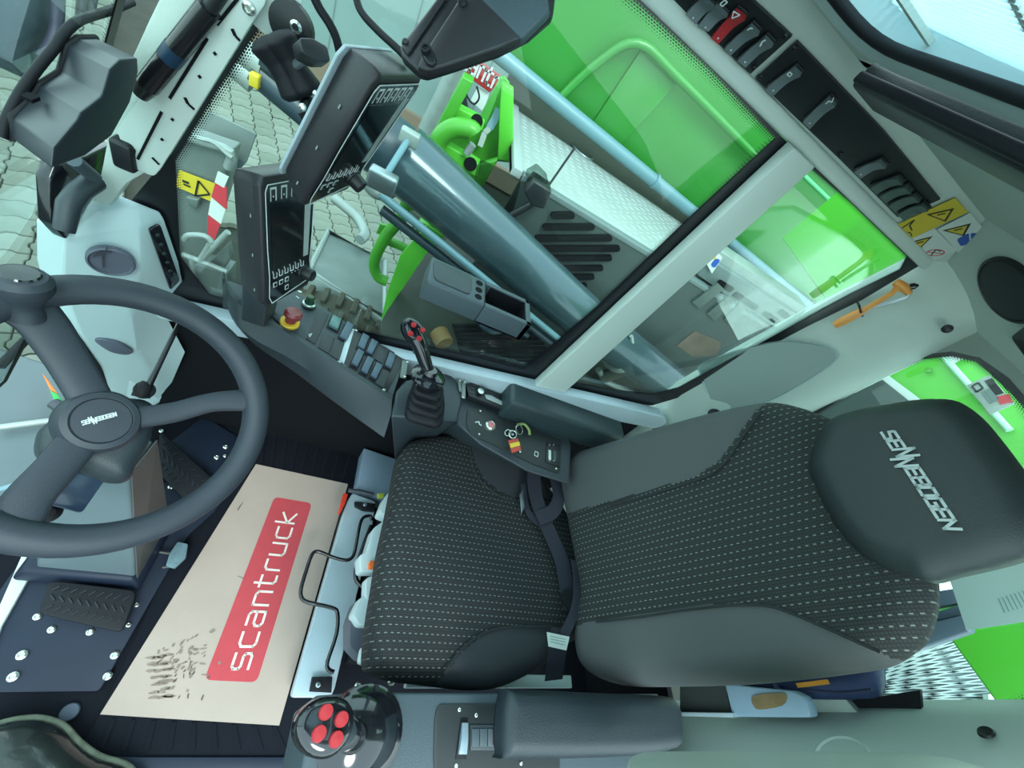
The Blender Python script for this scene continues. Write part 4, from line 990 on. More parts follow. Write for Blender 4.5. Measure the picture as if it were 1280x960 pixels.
# paper mat
pm = empty('paper_floor_mat', at(285, 745, z=.008), 'beige paper floor mat with a red printed panel and boot prints', 'paper mat')
CZM = .010
prism('sheet', ats([(320, 580), (435, 605), (349, 907), (125, 893)], z=CZM), (0, 0, -.0012), card, pm, smooth=0)
prism('red_panel', rounded(ats([(343, 621), (390, 629), (321, 853), (255, 850)], z=CZM + .0004), .016, 4), (0, 0, -.0003), cardred, pm, smooth=0)
frp = frame(at(310, 836, z=CZM + .0004), at(361, 674, z=CZM + .0004), at(285, 834, z=CZM + .0004))
pl0 = at(309, 836, z=CZM); pl1 = at(371, 642, z=CZM)
lettering('red_panel_lettering', 'scantruck', frp, .040, cardlet, pm, stroke=.15, gap=.26, width=(pl1 - pl0).length)
random.seed(3)
smd = mat('boot_print_dirt', (132, 116, 104), .9, var=.2, vscale=60)
def dab(u, v_, a, b, rot, M):
    pts = []
    for k in range(9):
        t = 2 * math.pi * k / 9; rr_ = random.uniform(.6, 1.15); x_, y_ = math.cos(t) * a * rr_, math.sin(t) * b * rr_
        pts.append(at(u + x_ * math.cos(rot) - y_ * math.sin(rot), v_ + x_ * math.sin(rot) + y_ * math.cos(rot), z=CZM + .0007))
    return P_prism(pts, (0, 0, .0002))
smd2 = mat('boot_print_dark', (100, 84, 76), .9, var=.2, vscale=60)
g = G(); g2 = G()
for k in range(7):
    for j in range(4): g.add(*dab(190 + k * .8 + j * 6 + random.uniform(-3, 3), 822 + k * 8.5 + random.uniform(-2, 2) - j * 1, 7.5, 2.2, -.15, smd))
for k in range(46): g.add(*dab(228 + random.gauss(0, 18), 822 + random.gauss(0, 16), random.uniform(2, 6), random.uniform(.8, 2.2), random.uniform(-1.2, .1), smd))
for k in range(16): g2.add(*dab(232 + random.gauss(0, 16), 836 + random.gauss(0, 14), random.uniform(1.5, 5), random.uniform(.5, 1.2), random.uniform(-1.5, -.5), smd))
for a in ((235, 870, 5, 1.4, -1.3), (253, 872, 5, 1.4, -1.2), (302, 722, 6, .5, .35), (300, 633, 7, .8, -1.0)): g2.add(*dab(*a, smd))
tag(g.mk('boot_print', smd, pm, smooth=0), kind='stuff'); tag(g2.mk('boot_print', smd2, pm, smooth=0), kind='stuff')
# boot of the photographer's companion at the lower left corner
bt_ = empty('boot', at(20, 950, z=.01), 'dark scuffed boot toe on the floor at the lower left corner', 'boot')
bo_ = ats([(-90, 985), (-60, 935), (-10, 908), (40, 899), (74, 908), (96, 930), (122, 948), (160, 962), (170, 1000), (80, 1060), (-60, 1060)], z=.05)
cushion(bo_, (0, 0, 1), .05, .07, .012, .03, [('upper', boot_m, None)], bt_, cell=.008)
tube('welt', [p - V((0, 0, .012)) for p in spline(bo_, 4, True)], .008, boot_rim, bt_, closed=True, n=8)
prism('sole', [p + V((0, 0, -.022)) for p in spline(bo_, 3, True)], (0, 0, -.02), rubber, bt_)
# white strip along the front of the floor
struct(prism('trim_11', ats([(-60, 860), (-20, 800), (28, 692), (52, 694), (2, 782), (-30, 866)], z=.02), (0, 0, -.03), paint_w, bevel=.002))

# ================================================================== STEERING
W0 = V((.295, -.335, .76)); WNn = V((-.471, .246, .848)).normalized()
def onw(u, v, l=0): return onp(u, v, W0 + WNn * l, WNn)
sw = empty('steering_wheel', W0, 'dark blue grey three spoke steering wheel with a spinner knob', 'steering wheel')
wc = (onw(316, 508) + onw(-63, 560)) / 2
rimpts = [onw(*p) for p in ((316, 508), (303, 450), (268, 407), (215, 379), (150, 370), (90, 371))] 
xw, yw, _ = basis(WNn)
# centre fitted to the visible rim
def fitc(pts):
    A = np.array([[2 * (p - W0).dot(xw), 2 * (p - W0).dot(yw), 1] for p in pts]); b = np.array([(p - W0).dot(xw) ** 2 + (p - W0).dot(yw) ** 2 for p in pts])
    s_ = np.linalg.lstsq(A, b, rcond=None)[0]; return W0 + xw * float(s_[0]) + yw * float(s_[1]), math.sqrt(s_[2] + s_[0] ** 2 + s_[1] ** 2)
RC, RRr = fitc([onw(*p) for p in ((316, 508), (307, 455), (270, 410), (150, 371), (100, 675), (200, 655), (275, 605), (40, 678))])
tube('rim', [RC + (xw * math.cos(2 * math.pi * k / 72) + yw * math.sin(2 * math.pi * k / 72)) * RRr for k in range(72)], .0225, rim_mat, sw, closed=True, n=16)
HC = onw(127, 526, -.01)
lathe('hub', HC, WNn, [(.040, -.055), (.050, -.03), (.049, -.008), (.044, .002), (.036, .005), (.0345, .004), (.0335, .0048), (0, .006)], rim_mat, sw, seg=48)
lathe('hub_ring', HC + WNn * .0045, WNn, [(.0345, 0), (.0345, .0008), (.0335, .0008), (.0335, 0)], rubber, sw, seg=48)
def spoke(px, ends):
    q = [onp(u, v_, W0 + WNn * l, WNn) for u, v_, l in px]
    wd = [e for e in ends]; q2 = spline(q, 5); wv = []
    for i in range(len(q2)):
        t = (q2[min(i + 1, len(q2) - 1)] - q2[max(0, i - 1)]).normalized(); wv.append(t.cross(WNn))
    ws = list(np.interp(np.linspace(0, 1, len(q2)), np.linspace(0, 1, len(wd)), wd))
    g = G(); rings_ = []
    for p, wv_, w_ in zip(q2, wv, ws):
        nn = WNn; rings_.append([p + wv_ * (w_ / 2 * math.cos(a)) + nn * (.010 * math.sin(a)) for a in [2 * math.pi * k / 16 for k in range(16)]])
    g.add(*P_loft(rings_)); return g.mk('spoke', rim_mat, sw, smooth=60)
spoke([(160, 523, -.022), (215, 516, -.02), (265, 503, -.01), (312, 500, 0)], [.036, .036, .036, .046])
spoke([(118, 505, -.022), (85, 450, -.015), (50, 400, -.006), (10, 368, 0)], [.05, .05, .056, .07])
spoke([(105, 545, -.022), (70, 585, -.012), (35, 625, -.004), (10, 668, 0)], [.05, .048, .05, .06])
kb = onw(32, 388, .004)
lathe('spinner_knob', kb, (onw(26, 345, .05) - kb).normalized(), [(.020, -.01), (.017, .004), (.017, .014), (.024, .028), (.030, .040), (.030, .052), (.024, .060), (.020, .0605), (.018, .062), (0, .064)], rim_mat, sw, seg=32)
nb = (onw(26, 345, .05) - kb).normalized(); lathe('knob_disc', kb + nb * .0615, nb, [(.019, 0), (.017, .0022), (0, .003)], gloss_bk, sw, seg=28)
frh = frame(onw(104, 531, 0) + WNn * -.0035, onw(152, 518, 0) + WNn * -.0035, onw(102, 520, 0) + WNn * -.0035)
lettering('hub_lettering', 'SENNEBOGEN', frh, .0056, print_w, sw, stroke=.26, gap=.22, shear=.15, big={2: (1.5, 0), 3: (1.5, -.5)}, width=.038)

colm = empty('steering_column', at(115, 715, z=.0), 'grey steering column rising from the floor plate under the wheel', 'steering column')
lo = [(184, 727, 0), (47, 707, 0), (60, 640, 0), (215, 668, 0)]
b4 = [V((.300, -.245, .01)), V((.50, -.245, .01)), V((.50, -.40, .01)), V((.300, -.40, .01))]
t_rl, t_rr = at(161, 590, z=.53), at(193, 550, z=.53)
t4 = [t_rl, t_rl + V((.13, -.01, -.0)), t_rr + V((.13, 0, 0)), t_rr]
mk('column_box', *P_loft([b4, [a.lerp(b, .5) for a, b in zip(b4, t4)], t4]), colgrey, colm, bevel=.008)
q4 = [t4[0].lerp(b4[0], .0), t4[3].lerp(b4[3], 0), b4[3], b4[0]]
nx_ = V((-.003, 0, .0005)); mk('rear_cover', *P_prism([q4[0] + nx_, q4[1] + nx_, q4[2] + nx_, q4[3] + nx_], (-.002, 0, 0)), colbrown, colm)
bolt(at(180, 578, z=.50), V((-1, 0, .2)), chrome, colm, .004)
fl_ = [V((.285, -.232, .012)), V((.53, -.232, .012)), V((.53, -.43, .012)), V((.285, -.43, .012))]
mk('column_foot', *P_loft([fl_, [p + V((0, 0, .02)) for p in fl_], [p.lerp(V((.40, -.33, .06)), .14) + V((0, 0, .045)) for p in fl_]]), navy, colm, bevel=.008)
cvp = [(48, 548), (62, 528), (110, 500), (180, 500), (192, 520), (188, 548), (172, 578), (160, 600), (138, 604), (95, 588), (52, 574)]
cv = [onp(u, v_, W0 - WNn * .075, WNn) for u, v_ in cvp]
cushion(cv, WNn, .03, .03, .004, .05, [('shroud', plastic, None)], colm, cell=.006, back_r=.03)
st_ = [onw(181, 492, -.06), onw(196, 462, -.05), onw(222, 408, -.045), onw(232, 385, -.045)]
tube('indicator_stalk', st_, [.006, .0045, .004, .004], rodblack, colm)
tube('stalk_boot', [onw(176, 496, -.065), onw(181, 482, -.06), onw(184, 478, -.058)], [.013, .012, .007], rubber, colm, n=14)
lathe('stalk_flange', onw(180, 488, -.062), WNn, [(.015, 0), (.015, .006), (.008, .008)], rubber, colm)
lvq = [(106, 584), (133, 592), (92, 640), (50, 636), (62, 620)]
lv = [onp(u, v_, W0 - WNn * .085, WNn) for u, v_ in [(108, 580), (137, 592), (102, 642), (58, 630)]]
prism('tilt_pedal', rounded(lv, .006, 3), -WNn * .014, leverblue, colm, bevel=.002)
lathe('tilt_knob', onp(62, 640, W0 - WNn * .12, WNn), WNn, [(.018, -.02), (.014, 0), (.006, .006), (0, .006)], rubber, colm)

# ================================================================== FRONT RIGHT AIR DUCT TOWER
dt_ = empty('air_duct_tower', at(150, 480, x=.5), 'pale air duct housing with a round vent in the front right corner', 'air duct')
rows_ = [((124, 266, .47), (172, 259, .43), (200, 264)), ((81, 298, .50), (174, 284, .42), (206, 274)), ((79, 345, .52), (175, 326, .415), (224, 328)), ((85, 376, .53), (168, 358, .43), (229, 352)), ((100, 414, .545), (166, 395, .45), (212, 372)), ((127, 458, .56), (170, 440, .47), (212, 400)), ((150, 530, .56), (206, 500, .47), (232, 440))]
rings_ = []
for L_, C_, R_ in rows_:
    a = at(L_[0], L_[1], x=L_[2]); c = at(C_[0], C_[1], x=C_[2]); b = at(R_[0], R_[1], y=-.742)
    rings_.append([a + V((.05, -.02, 0)), a, a.lerp(c, .12), a.lerp(c, .88) , c, c.lerp(b, .12), b, V((b.x + .10, -.742, b.z))])
v, f = P_loft(rings_); tw = mk('housing', v, f, white, dt_, smooth=40)
sb_ = tw.modifiers.new('bevel', 'BEVEL'); sb_.width = .006; sb_.segments = 2; sb_.limit_method = 'ANGLE'; sb_.angle_limit = .6
def face_of(i, a, b, c): return rings_[i][a], rings_[i][b], rings_[i + 1][c]
f0 = [rings_[1][1], rings_[1][4], rings_[3][4], rings_[3][1]]; fn = nrm(f0); fc = rings_[2][2]
vp = (rings_[2][2] + rings_[2][3]) / 2 + fn * .010
vc = onp(139, 326, vp, fn)
lathe('round_vent', vc, fn, [(.034, -.004), (.034, .005), (.031, .007), (.029, .004), (.029, .002), (0, .003)], vent_m, dt_, seg=36)
xv, yv, _ = basis(fn); rib0 = [vc + fn * .008 + (xv * math.cos(t) + yv * math.sin(t)) * .026 * 1 for t in ()]
v, f = P_ribbon(spline([onp(134, 306, vc, fn) + fn * .006, onp(128, 318, vc, fn) + fn * .007, onp(129, 332, vc, fn) + fn * .006], 4), fn, .004, .0015); mk('vent_blade', v, f, duct, dt_)
v, f = P_ribbon(spline([onp(117, 318, vc, fn) + fn * .006, onp(130, 311, vc, fn) + fn * .007, onp(140, 312, vc, fn) + fn * .006], 4), fn, .004, .0015); mk('vent_blade', v, f, duct, dt_)
f1 = [rings_[4][1], rings_[4][4], rings_[5][4], rings_[5][1]]; fn1 = nrm(f1); vc1 = onp(143, 432, sum(f1, V()) / 4 + fn1 * .006, fn1)
ovp = spline([onp(u, v_, vc1, fn1) for u, v_ in ((119, 425), (128, 423), (150, 428), (166, 438), (158, 442), (138, 438))], 4, True)
prism('oval_vent', [p + fn1 * .004 for p in ovp], -fn1 * .006, vent_m, dt_, bevel=.001)
f2 = [rings_[1][4], rings_[1][6], rings_[3][6], rings_[3][4]]; fn2 = nrm(f2); pc2 = sum(f2, V()) / 4 + fn2 * .012
lq = [onp(u, v_, pc2, fn2) for u, v_ in ((184, 285), (198, 278), (223, 349), (211, 361))]
prism('level_display', rounded([p + fn2 * .006 for p in lq], .006, 3), -fn2 * .006, gloss_bk, dt_, bevel=.001)
for k in range(6):
    c = bilin(lq, .5, .12 + .15 * k) + fn2 * .0065; lathe('display_lamp', c, fn2, [(.004, 0), (.003, .001), (0, .001)], mat('lamp_dark', (44, 56, 58), .3), dt_, seg=10)
# black lower duct behind the wheel
tube('cable_bundle', ats([(84, 400), (92, 425), (112, 455), (128, 480), (130, 510)], x=.575), .016, rubber, dt_, sub=4)
# ================================================================== WIPER MOTOR COVER, MIRROR, GAS SPRING
wm = empty('wiper_motor_cover', at(100, 150, x=.42), 'stepped black plastic cover at the top left above the windscreen edge', 'cover')
prof = [(172, 72), (150, 74), (137, 86), (127, 120), (101, 140), (96, 150), (67, 184), (64, 211), (107, 195), (140, 170), (163, 128), (173, 90)]
pq = ats(prof, x=.34); ex1 = at(15, 147, x=.42) - at(67, 184, x=.34)
prism('cover_shell', pq, ex1, mat('cover_plastic', (40, 46, 54), .38), wm, bevel=.0025, segs=2, smooth=16)
tube('rubber_edge', [p + ex1 for p in pq], .004, rubber, wm, n=8)
tube('edge_cable', ats([(2, 172), (8, 150), (26, 115), (48, 84), (68, 60), (80, 42), (100, 25), (135, 14), (165, 2)], x=.425), .005, rubber, wm, sub=3)
box('cover_hole', at(38, 122, x=.405), .010, .012, .004, void, wm)
wb = empty('wiper_bracket', at(90, 240, x=.46), 'glossy dark bracket arm below the stepped black cover', 'bracket')
tube('bracket_arm', ats([(118, 226), (98, 240), (86, 256), (80, 288)], x=.46), [.016, .015, .015, .013], plastic, wb, n=14)
prism('bracket_plate', ats([(72, 205), (110, 195), (142, 180), (138, 225), (128, 232), (108, 262), (84, 300), (66, 280), (64, 225)], x=.49), (.02, 0, 0), gloss_bk, wb, bevel=.004)
box('bracket_block', at(158, 192, x=.42), .03, .03, .05, plastic_bk, wb, bevel=.006)
tube('bracket_link', ats([(92, 200), (118, 222)], x=.455), .010, plastic_lt, wb)
om = empty('outside_mirror', at(45, 40, x=.75), 'grey rounded back of an outside mirror at the top left corner', 'mirror')
prism('mirror_shell', spline(ats([(50, -30), (18, 66), (20, 84), (34, 100), (44, 92), (66, 56), (76, -30)], x=.72), 5, True), (.04, 0, 0), plastic_lt, om, bevel=.01)
tube('mirror_strap', ats([(73, -30), (72, 20), (66, 50), (52, 74)], x=.70), .010, mat('strap_purple_black', (58, 56, 76), .5), om, sub=4)
tube('mirror_arm', ats([(100, 28), (104, -30)], x=.7), .008, duct, om); tube('mirror_arm', ats([(108, 26), (120, -30)], x=.7), .010, duct, om)
gs = empty('gas_spring', at(220, 65, y=-.69), 'black gas spring running along the front right post', 'gas spring')
A, B = at(176, 118, y=-.69), at(262, 10, y=-.69)
tube('cylinder', [A.lerp(B, .12), B], .0135, rodblack, gs, n=18); tube('cylinder_end', [A, A.lerp(B, .14)], [.010, .0135], rodblack, gs, n=18)
tube('printed_label', [A.lerp(B, .44), A.lerp(B, .56)], .0138, mat('label_blue', (14, 44, 66), .4), gs, n=18)
tube('ball_joint', [B, at(277, -12, y=-.69)], .009, plastic_bk, gs); 

# ================================================================== MONITORS
def monitor(nm, label, T_, X, Y, N, w_, h_, d_, nk, back=False):
    X, Y, N = V(X).normalized(), V(Y).normalized(), V(N).normalized(); T_ = V(T_)
    r = empty(nm, T_ - Y * h_ * .5, label, 'monitor')
    fr = (T_, X, Y, N)
    sh = lambda s_, z: [T_ + X * x * w_ * s_ + Y * y * h_ * s_ + N * z for x, y in ((-.5, .46), (-.36, .52), (.36, .52), (.5, .46), (.52, .1), (.44, -.30), (.5, -.42), (.36, -.52), (-.36, -.52), (-.5, -.42), (-.46, -.25), (-.52, .1))]
    rect_ = lambda a, b, z: [T_ + X * x * w_ * a + Y * y * h_ * b + N * z for x, y in ((-.5, .44), (-.44, .5), (.44, .5), (.5, .44), (.5, .1), (.5, -.25), (.5, -.44), (.44, -.5), (-.44, -.5), (-.5, -.44), (-.5, -.25), (-.5, .1))]
    v, f = P_loft([rect_(.86, .92, -d_), rect_(.94, .97, -d_ * .7), rect_(1.04, 1.03, -.012), rect_(1.04, 1.03, -.002), rect_(.98, .985, .001)])
    mk('casing', v, f, casing, r, bevel=.003, smooth=50)
    pts = spline([(-.47, .40), (-.44, .46), (0, .475), (.44, .46), (.47, .40), (.46, 0), (.42, -.26), (.47, -.40), (.36, -.45), (0, -.48), (-.40, -.47), (-.46, -.40), (-.42, -.24), (-.45, 0)], 1) if 0 else [(-.47, .42), (-.43, .465), (.43, .465), (.47, .42), (.46, 0), (.435, -.22), (.45, -.36), (.36, -.43), (-.40, -.485), (-.45, -.42), (-.435, -.24), (-.46, 0)]
    P3 = [T_ + X * a * w_ + Y * b * h_ + N * .002 for a, b in pts]
    prism('front_bezel', P3, N * .001, gloss_bk, r, smooth=0)
    ol = [p + N * .0014 for p in P3]; sym([q for q in ol[:]] + [ol[0]], N, .0016, print_w, r, 'bezel_outline')
    D2 = lambda nm_, a, M, l=.0034: decal(nm_, [(x * w_, y * h_) for x, y in a], fr, M, r, l)
    D2('screen', [(-.38, .33), (.22, .33), (.22, -.18), (-.38, -.18)], lcd)
    D2('painted_reflection', [(.27, .36), (.40, .36), (.38, -.18), (.27, -.18)], lcdgrey)  # reflection on the bezel, painted as a pale strip
    for k in range(nk):
        x0_ = -.40 + k * .76 / nk; D2('key_outline', [(x0_ + .01, .35), (x0_ + .02, .35), (x0_ + .02, .43), (x0_ + .10, .43), (x0_ + .10, .35), (x0_ + .115, .35), (x0_ + .115, .445), (x0_ + .01, .445)], print_w)
        D2('key_mark', [(x0_ + .045, .385), (x0_ + .075, .385), (x0_ + .06, .372)], print_w)
    for k in range(6):
        x0_ = -.38 + k * .115; a = V((0, 0, 0))
        sym([T_ + X * (x0_ + dx) * w_ + Y * dy * h_ + N * .0040 for dx, dy in ((0, -.195), (.018, -.225), (.018, -.262), (.08, -.262), (.08, -.22))], N, .0012, print_w, r, 'arrow_key')
    for x0_, y0_ in ((-.37, -.345), (-.25, -.345), (-.13, -.345), (-.13, -.42)):
        D2('square_key', rect(x0_, y0_, x0_ + .075, y0_ + .042), print_w); D2('square_key_face', rect(x0_ + .012, y0_ + .007, x0_ + .063, y0_ + .035), gloss_bk, .0040)
    for k in range(3): D2('status_lamp', circ(.0 + .07 * k, -.292, .008, 8) and [(.02 + .07 * k + .01 * math.cos(t), -.285 + .006 * math.sin(t)) for t in (0, 1.57, 3.14, 4.71)], print_w)
    lathe('turn_knob', T_ + X * w_ * .30 - Y * h_ * .335 + N * .002, N, [(.017, 0), (.016, .004), (.0135, .005), (.0125, .020), (.011, .022), (0, .021)], plastic_bk, r, seg=24)
    if back:
        prism('steel_back_plate', rect_(1.0, .92, -d_ - .001), -N * .004, steel_w, r, bevel=.001)
    for k in range(3): box('casing_clip', T_ - X * w_ * .5 * 1.03 - Y * h_ * (.3 * k - .22) - N * .02, .001, .006, .002, galv_l, r, ax=(X, Y, N))
    return r
def shift(t, k): return CAM + (V(t) - CAM) * k
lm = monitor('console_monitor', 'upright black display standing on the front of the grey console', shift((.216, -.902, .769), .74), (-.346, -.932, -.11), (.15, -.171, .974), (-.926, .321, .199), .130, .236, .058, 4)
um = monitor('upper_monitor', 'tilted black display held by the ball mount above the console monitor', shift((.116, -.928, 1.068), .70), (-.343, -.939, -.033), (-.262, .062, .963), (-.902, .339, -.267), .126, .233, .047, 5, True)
box('monitor_foot', V((.205, -.690, .775)), .05, .07, .14, plastic, lm, bevel=.006)
# ball mount
bmn = empty('ball_mount_arm', at(345, 40, y=-.70), 'black double socket ball mount arm holding the upper monitor', 'mount')
mp1, mp2 = at(336, 42, y=-.66), at(381, 122, y=-.66)
prism('wall_bracket', ats([(306, -10), (300, 6), (318, 30), (334, 44), (352, 34), (380, 20), (376, -20)], y=-.715), (0, .004, 0), paint_w, bmn, bevel=.001)
lathe('base_plate', at(366, 32, y=-.708), V((0, 1, 0)), [(.028, 0), (.027, .008), (.012, .012), (0, .012)], plastic_bk, bmn, seg=28)
for c in ((312, 10), (371, 33)): bolt(at(*c, y=-.70), V((0, 1, 0)), chrome, bmn, .008)
d_ = (mp2 - mp1); sd_ = d_.cross(V((0, 1, 0))).normalized()
for s_ in (-1, 1):
    path = [mp1.lerp(mp2, k / 30) for k in range(31)]
    rr_ = list(np.interp(np.linspace(0, 1, len(path)), [0, .03, .12, .4, .6, .88, .97, 1], [.005, .016, .023, .016, .016, .021, .015, .005]))
    tube('socket_half', [p + sd_ * s_ * .009 for p in path], rr_, rubber, bmn, n=16)
lathe('ball', mp2 + d_.normalized() * .01, d_.normalized(), [(.0, -.012), (.009, -.008), (.012, 0), (.009, .008), (0, .012)], rubber, bmn)
kq = mp1.lerp(mp2, .55); kd = (at(400, 58, y=-.62) - kq).normalized()
tube('clamp_screw', [kq, kq + kd * .045], .006, steel, bmn); 
kc = kq + kd * .05; kx, ky, _ = basis(kd)
prism('wing_knob', rounded([kc + kx * .018 + ky * .008, kc + ky * .012 - kx * .0, kc - kx * .018 + ky * .008, kc - kx * .018 - ky * .008, kc - ky * .012, kc + kx * .018 - ky * .008], .003, 2), kd * .022, plastic_bk, bmn, bevel=.002)
for c in ((396, 118), (379, 134)): bolt(at(*c, y=-.64), V((0, 1, .3)), chrome, bmn, .005)
# mount disc between ball and monitor
tube('monitor_disc', [mp2 + d_.normalized() * .012, mp2 + d_.normalized() * .03], .02, rubber, bmn)
cb = tube('monitor_cable', ats([(386, -20), (398, 8), (412, 30), (421, 50), (427, 78)], y=-.69), .0055, rubber, sub=5); tag(cb, 'dark cable running down to the back of the upper monitor', 'cable')
cb2 = tube('black_cable_loop', [CAM + ray(*p) / F * .52 for p in ((442, -20), (450, 12), (472, 38), (498, 62), (512, 78))], .0048, rubber, sub=5); tag(cb2, 'black cable looping to the hinge of the folded top screen', 'cable')
# folded camera screen at the top
cs = empty('folded_camera_screen', CAM + ray(600, 20) / F * .44, 'dark grey back of a folded camera screen under the roof at the top', 'screen')
cp0 = CAM + ray(600, 30) / F * .42; cn = (-RR[2] + RR[0] * .12 - RR[1] * .05).normalized()
oc = [onp(u, v_, cp0, cn) for u, v_ in [(502, 70), (499, 56), (553, -14), (620, -60), (700, -50), (692, 18), (662, 44), (624, 63), (560, 84), (534, 92), (524, 90)]]
prism('housing', oc, -cn * .012, plastic_bk, cs, bevel=.004)
prism('back_cover', [onp(u, v_, cp0 + cn * .008, cn) for u, v_ in [(521, 83), (526, 70), (572, 0), (580, -12), (604, -2), (653, 52 - 5), (620, 60), (560, 80), (536, 87)]], -cn * .012, casing, cs, bevel=.003)
prism('end_cover', [onp(u, v_, cp0 + cn * .007, cn) for u, v_ in [(574, -4), (580, -14), (680, -60), (688, 14), (655, 46), (606, 55 - 2)]], -cn * .012, plastic_lt, cs, bevel=.004)
lp = [onp(u, v_, cp0 + cn * .012, cn) for u, v_ in [(526, 56), (532, 52), (538, 56), (545, 72), (542, 80), (534, 78), (528, 68)]]
prism('hinge_boss', spline(lp, 3, True), -cn * .008, plastic_bk, cs, bevel=.002)
lathe('hinge_screw', onp(532, 62, cp0 + cn * .014, cn), cn, [(.005, -.002), (.005, .003), (.003, .003), (.003, .001), (0, .001)], plastic_bk, cs, seg=14)
lathe('side_screw', onp(507, 54, cp0 + cn * .002, cn), cn, [(.004, 0), (.003, .003), (0, .003)], casing, cs, seg=12)
lathe('corner_screw', onp(578, 2, cp0 + cn * .010, cn), cn, [(.005, 0), (.004, .002), (0, .002)], plastic_bk, cs, seg=12)
prism('housing_strip', [onp(u, v_, cp0 + cn * .003, cn) for u, v_ in [(502, 58), (510, 68), (562, -10), (556, -14)]], -cn * .004, casing, cs, bevel=.001)

# ================================================================== RIGHT CONSOLE
con = empty('front_console', at(400, 440, z=.60), 'curved grey console carrying the switches in front of the right joystick', 'console')
CZ0 = .70
st6 = [((296, 326), (280, 338), (277, 348), (279, 360)), ((322, 336), (288, 368), (284, 384), (290, 398)), ((372, 361), (312, 390), (312, 420), (320, 432)), ((415, 388), (360, 417), (362, 448), (364, 462)), ((457, 417), (424, 458), (425, 488), (424, 507)), ((506, 448), (490, 500), (489, 517), (480, 547))]
rg = []
for o_, l_, m_, b_ in st6:
    zt = CZ0 + (.02 if o_[0] < 330 else 0); o3 = at(*o_, z=zt); l3 = at(*l_, z=zt + .012); 
    yy = max(o3.y, -.742); o3 = V((o3.x, yy, o3.z)); d1 = (o3 - l3).normalized(); li = l3 + d1 * .013
    rg.append([V((o3.x, o3.y, .60)), o3, V((li.x, li.y, zt)), V((li.x, li.y, zt + .009)), l3, at(*m_, z=zt - .03), at(*b_, z=zt - .085), V((l3.x, l3.y - .02, zt - .10))])
rs = [spline([r[k] for r in rg], 4) for k in range(8)]
v, f = P_loft([[rs[k][i] for k in range(8)] for i in range(len(rs[0]))]); mk('console_body', v, f, plastic, con, smooth=40)
UP = V((0, 0, 1))
def ct(px, l=0): return [at(u, v_, z=CZ0 + l) for u, v_ in px]
prism('switch_plate', ct([(330, 386), (371, 362), (434, 404), (418, 454), (372, 424)], .003), (0, 0, -.004), plastic, con, bevel=.001)
prism('switch_plate', ct([(436, 407), (505, 449), (483, 492), (424, 457)], .003), (0, 0, -.004), plastic_bk, con, bevel=.001)
for c in ((375, 365), (327, 391), (445, 413), (430, 458), (424, 453), (480, 488)): bolt(ct([c], .003)[0], UP, chrome, con, .0045)
kx = ct([(386, 382)], .003)[0]
lathe('key_switch_ring', kx, UP, [(.015, 0), (.015, .010), (.012, .013), (.011, .012), (.011, .006), (0, .006)], chrome, con, seg=28)
lathe('key_switch_knob', kx + UP * .006, (UP + V((.0, -.15, 0))).normalized(), [(.010, 0), (.010, .020), (.008, .024), (0, .024)], mat('dark_green_knob', (24, 60, 44), .35), con, seg=6)
lathe('key_switch_shell', kx, UP, [(.017, 0), (.017, .006), (.015, .006)], plastic_bk, con, seg=28)
ek = ct([(362, 404)], .003)[0]
lathe('stop_ring', ek, UP, [(.021, 0), (.021, .006), (.019, .008), (.012, .008)], yellow2, con, seg=32)
ed = (ct([(370, 394)], .040)[0] - ek).normalized()
lathe('stop_button', ek, (UP + V((-.12, -.12, 0))).normalized(), [(.012, .005), (.012, .02), (.019, .026), (.0195, .034), (.015, .040), (0, .0415)], darkred, con, seg=32)
blank = lambda px: prism('blank_plate', ct(px, .0055), (0, 0, -.003), mat('blank_dark', (36, 42, 46), .5), con, bevel=.0006)
blank([(398, 386), (411, 393), (394, 430), (383, 423)])
blank([(404, 416), (418, 422), (411, 442), (398, 434)]); blank([(419, 422), (431, 429), (424, 451), (412, 443)])
blank([(474, 432), (483, 437), (478, 455), (468, 448)]); blank([(478, 460), (486, 464), (480, 485), (469, 478)])
prism('metal_strip', ct([(436, 406), (443, 412), (430, 455), (424, 450)], .005), (0, 0, -.003), steel, con, bevel=.0004)
sym(ct([(386, 418), (390, 417), (387, 421), (386, 418)], .0065), UP, .0014, print_w, con)
sym(ct([(370, 370), (374, 373)], .0035), UP, .002, print_w, con); sym(ct([(441, 411), (443, 413)], .0055), UP, .002, print_w, con)
def rocker(px, parent, zz=CZ0, base=.003, hh=.010, M=None, nm='rocker_switch'):
    q = [at(u, v_, z=zz + base) for u, v_ in px]; c = sum(q, V()) / 4
    r = prism(nm, [p * 1.12 - c * .12 + UP * .002 for p in q], -UP * .004, rubber, parent, bevel=.0006)
    a, b, c_, d = [p * .86 + c * .14 for p in q]; rows = []
    for k in range(7):
        t = k / 6; h_ = .004 + hh * (1 - abs(t - .55) * .9)
        rows.append([a.lerp(d, t) + UP * h_, b.lerp(c_, t) + UP * h_, b.lerp(c_, t) + UP * .002, a.lerp(d, t) + UP * .002])
    mk('rocker_cap', *P_loft(rows), M or mat('rocker_blue_grey', (66, 84, 98), .42), r, bevel=.0008, segs=2, smooth=50)
    e = a.lerp(b, .5).lerp(d.lerp(c_, .5), .7); return r
g1 = rocker([(415, 395), (427, 401), (422, 416), (409, 409)], con, hh=.012, M=mat('rocker_green_tint', (84, 118, 116), .35))
for px in [[(434, 402), (443, 408), (432, 429), (422, 424)], [(453, 417), (462, 422), (454, 441), (445, 435)], [(464, 424), (473, 429), (464, 447), (456, 442)], [(486, 440), (495, 445), (488, 464), (479, 459)], [(447, 436), (456, 441), (446, 462), (437, 457)], [(459, 445), (468, 450), (458, 471), (449, 466)], [(470, 453), (479, 458), (469, 477), (461, 472)]]: rocker(px, con)

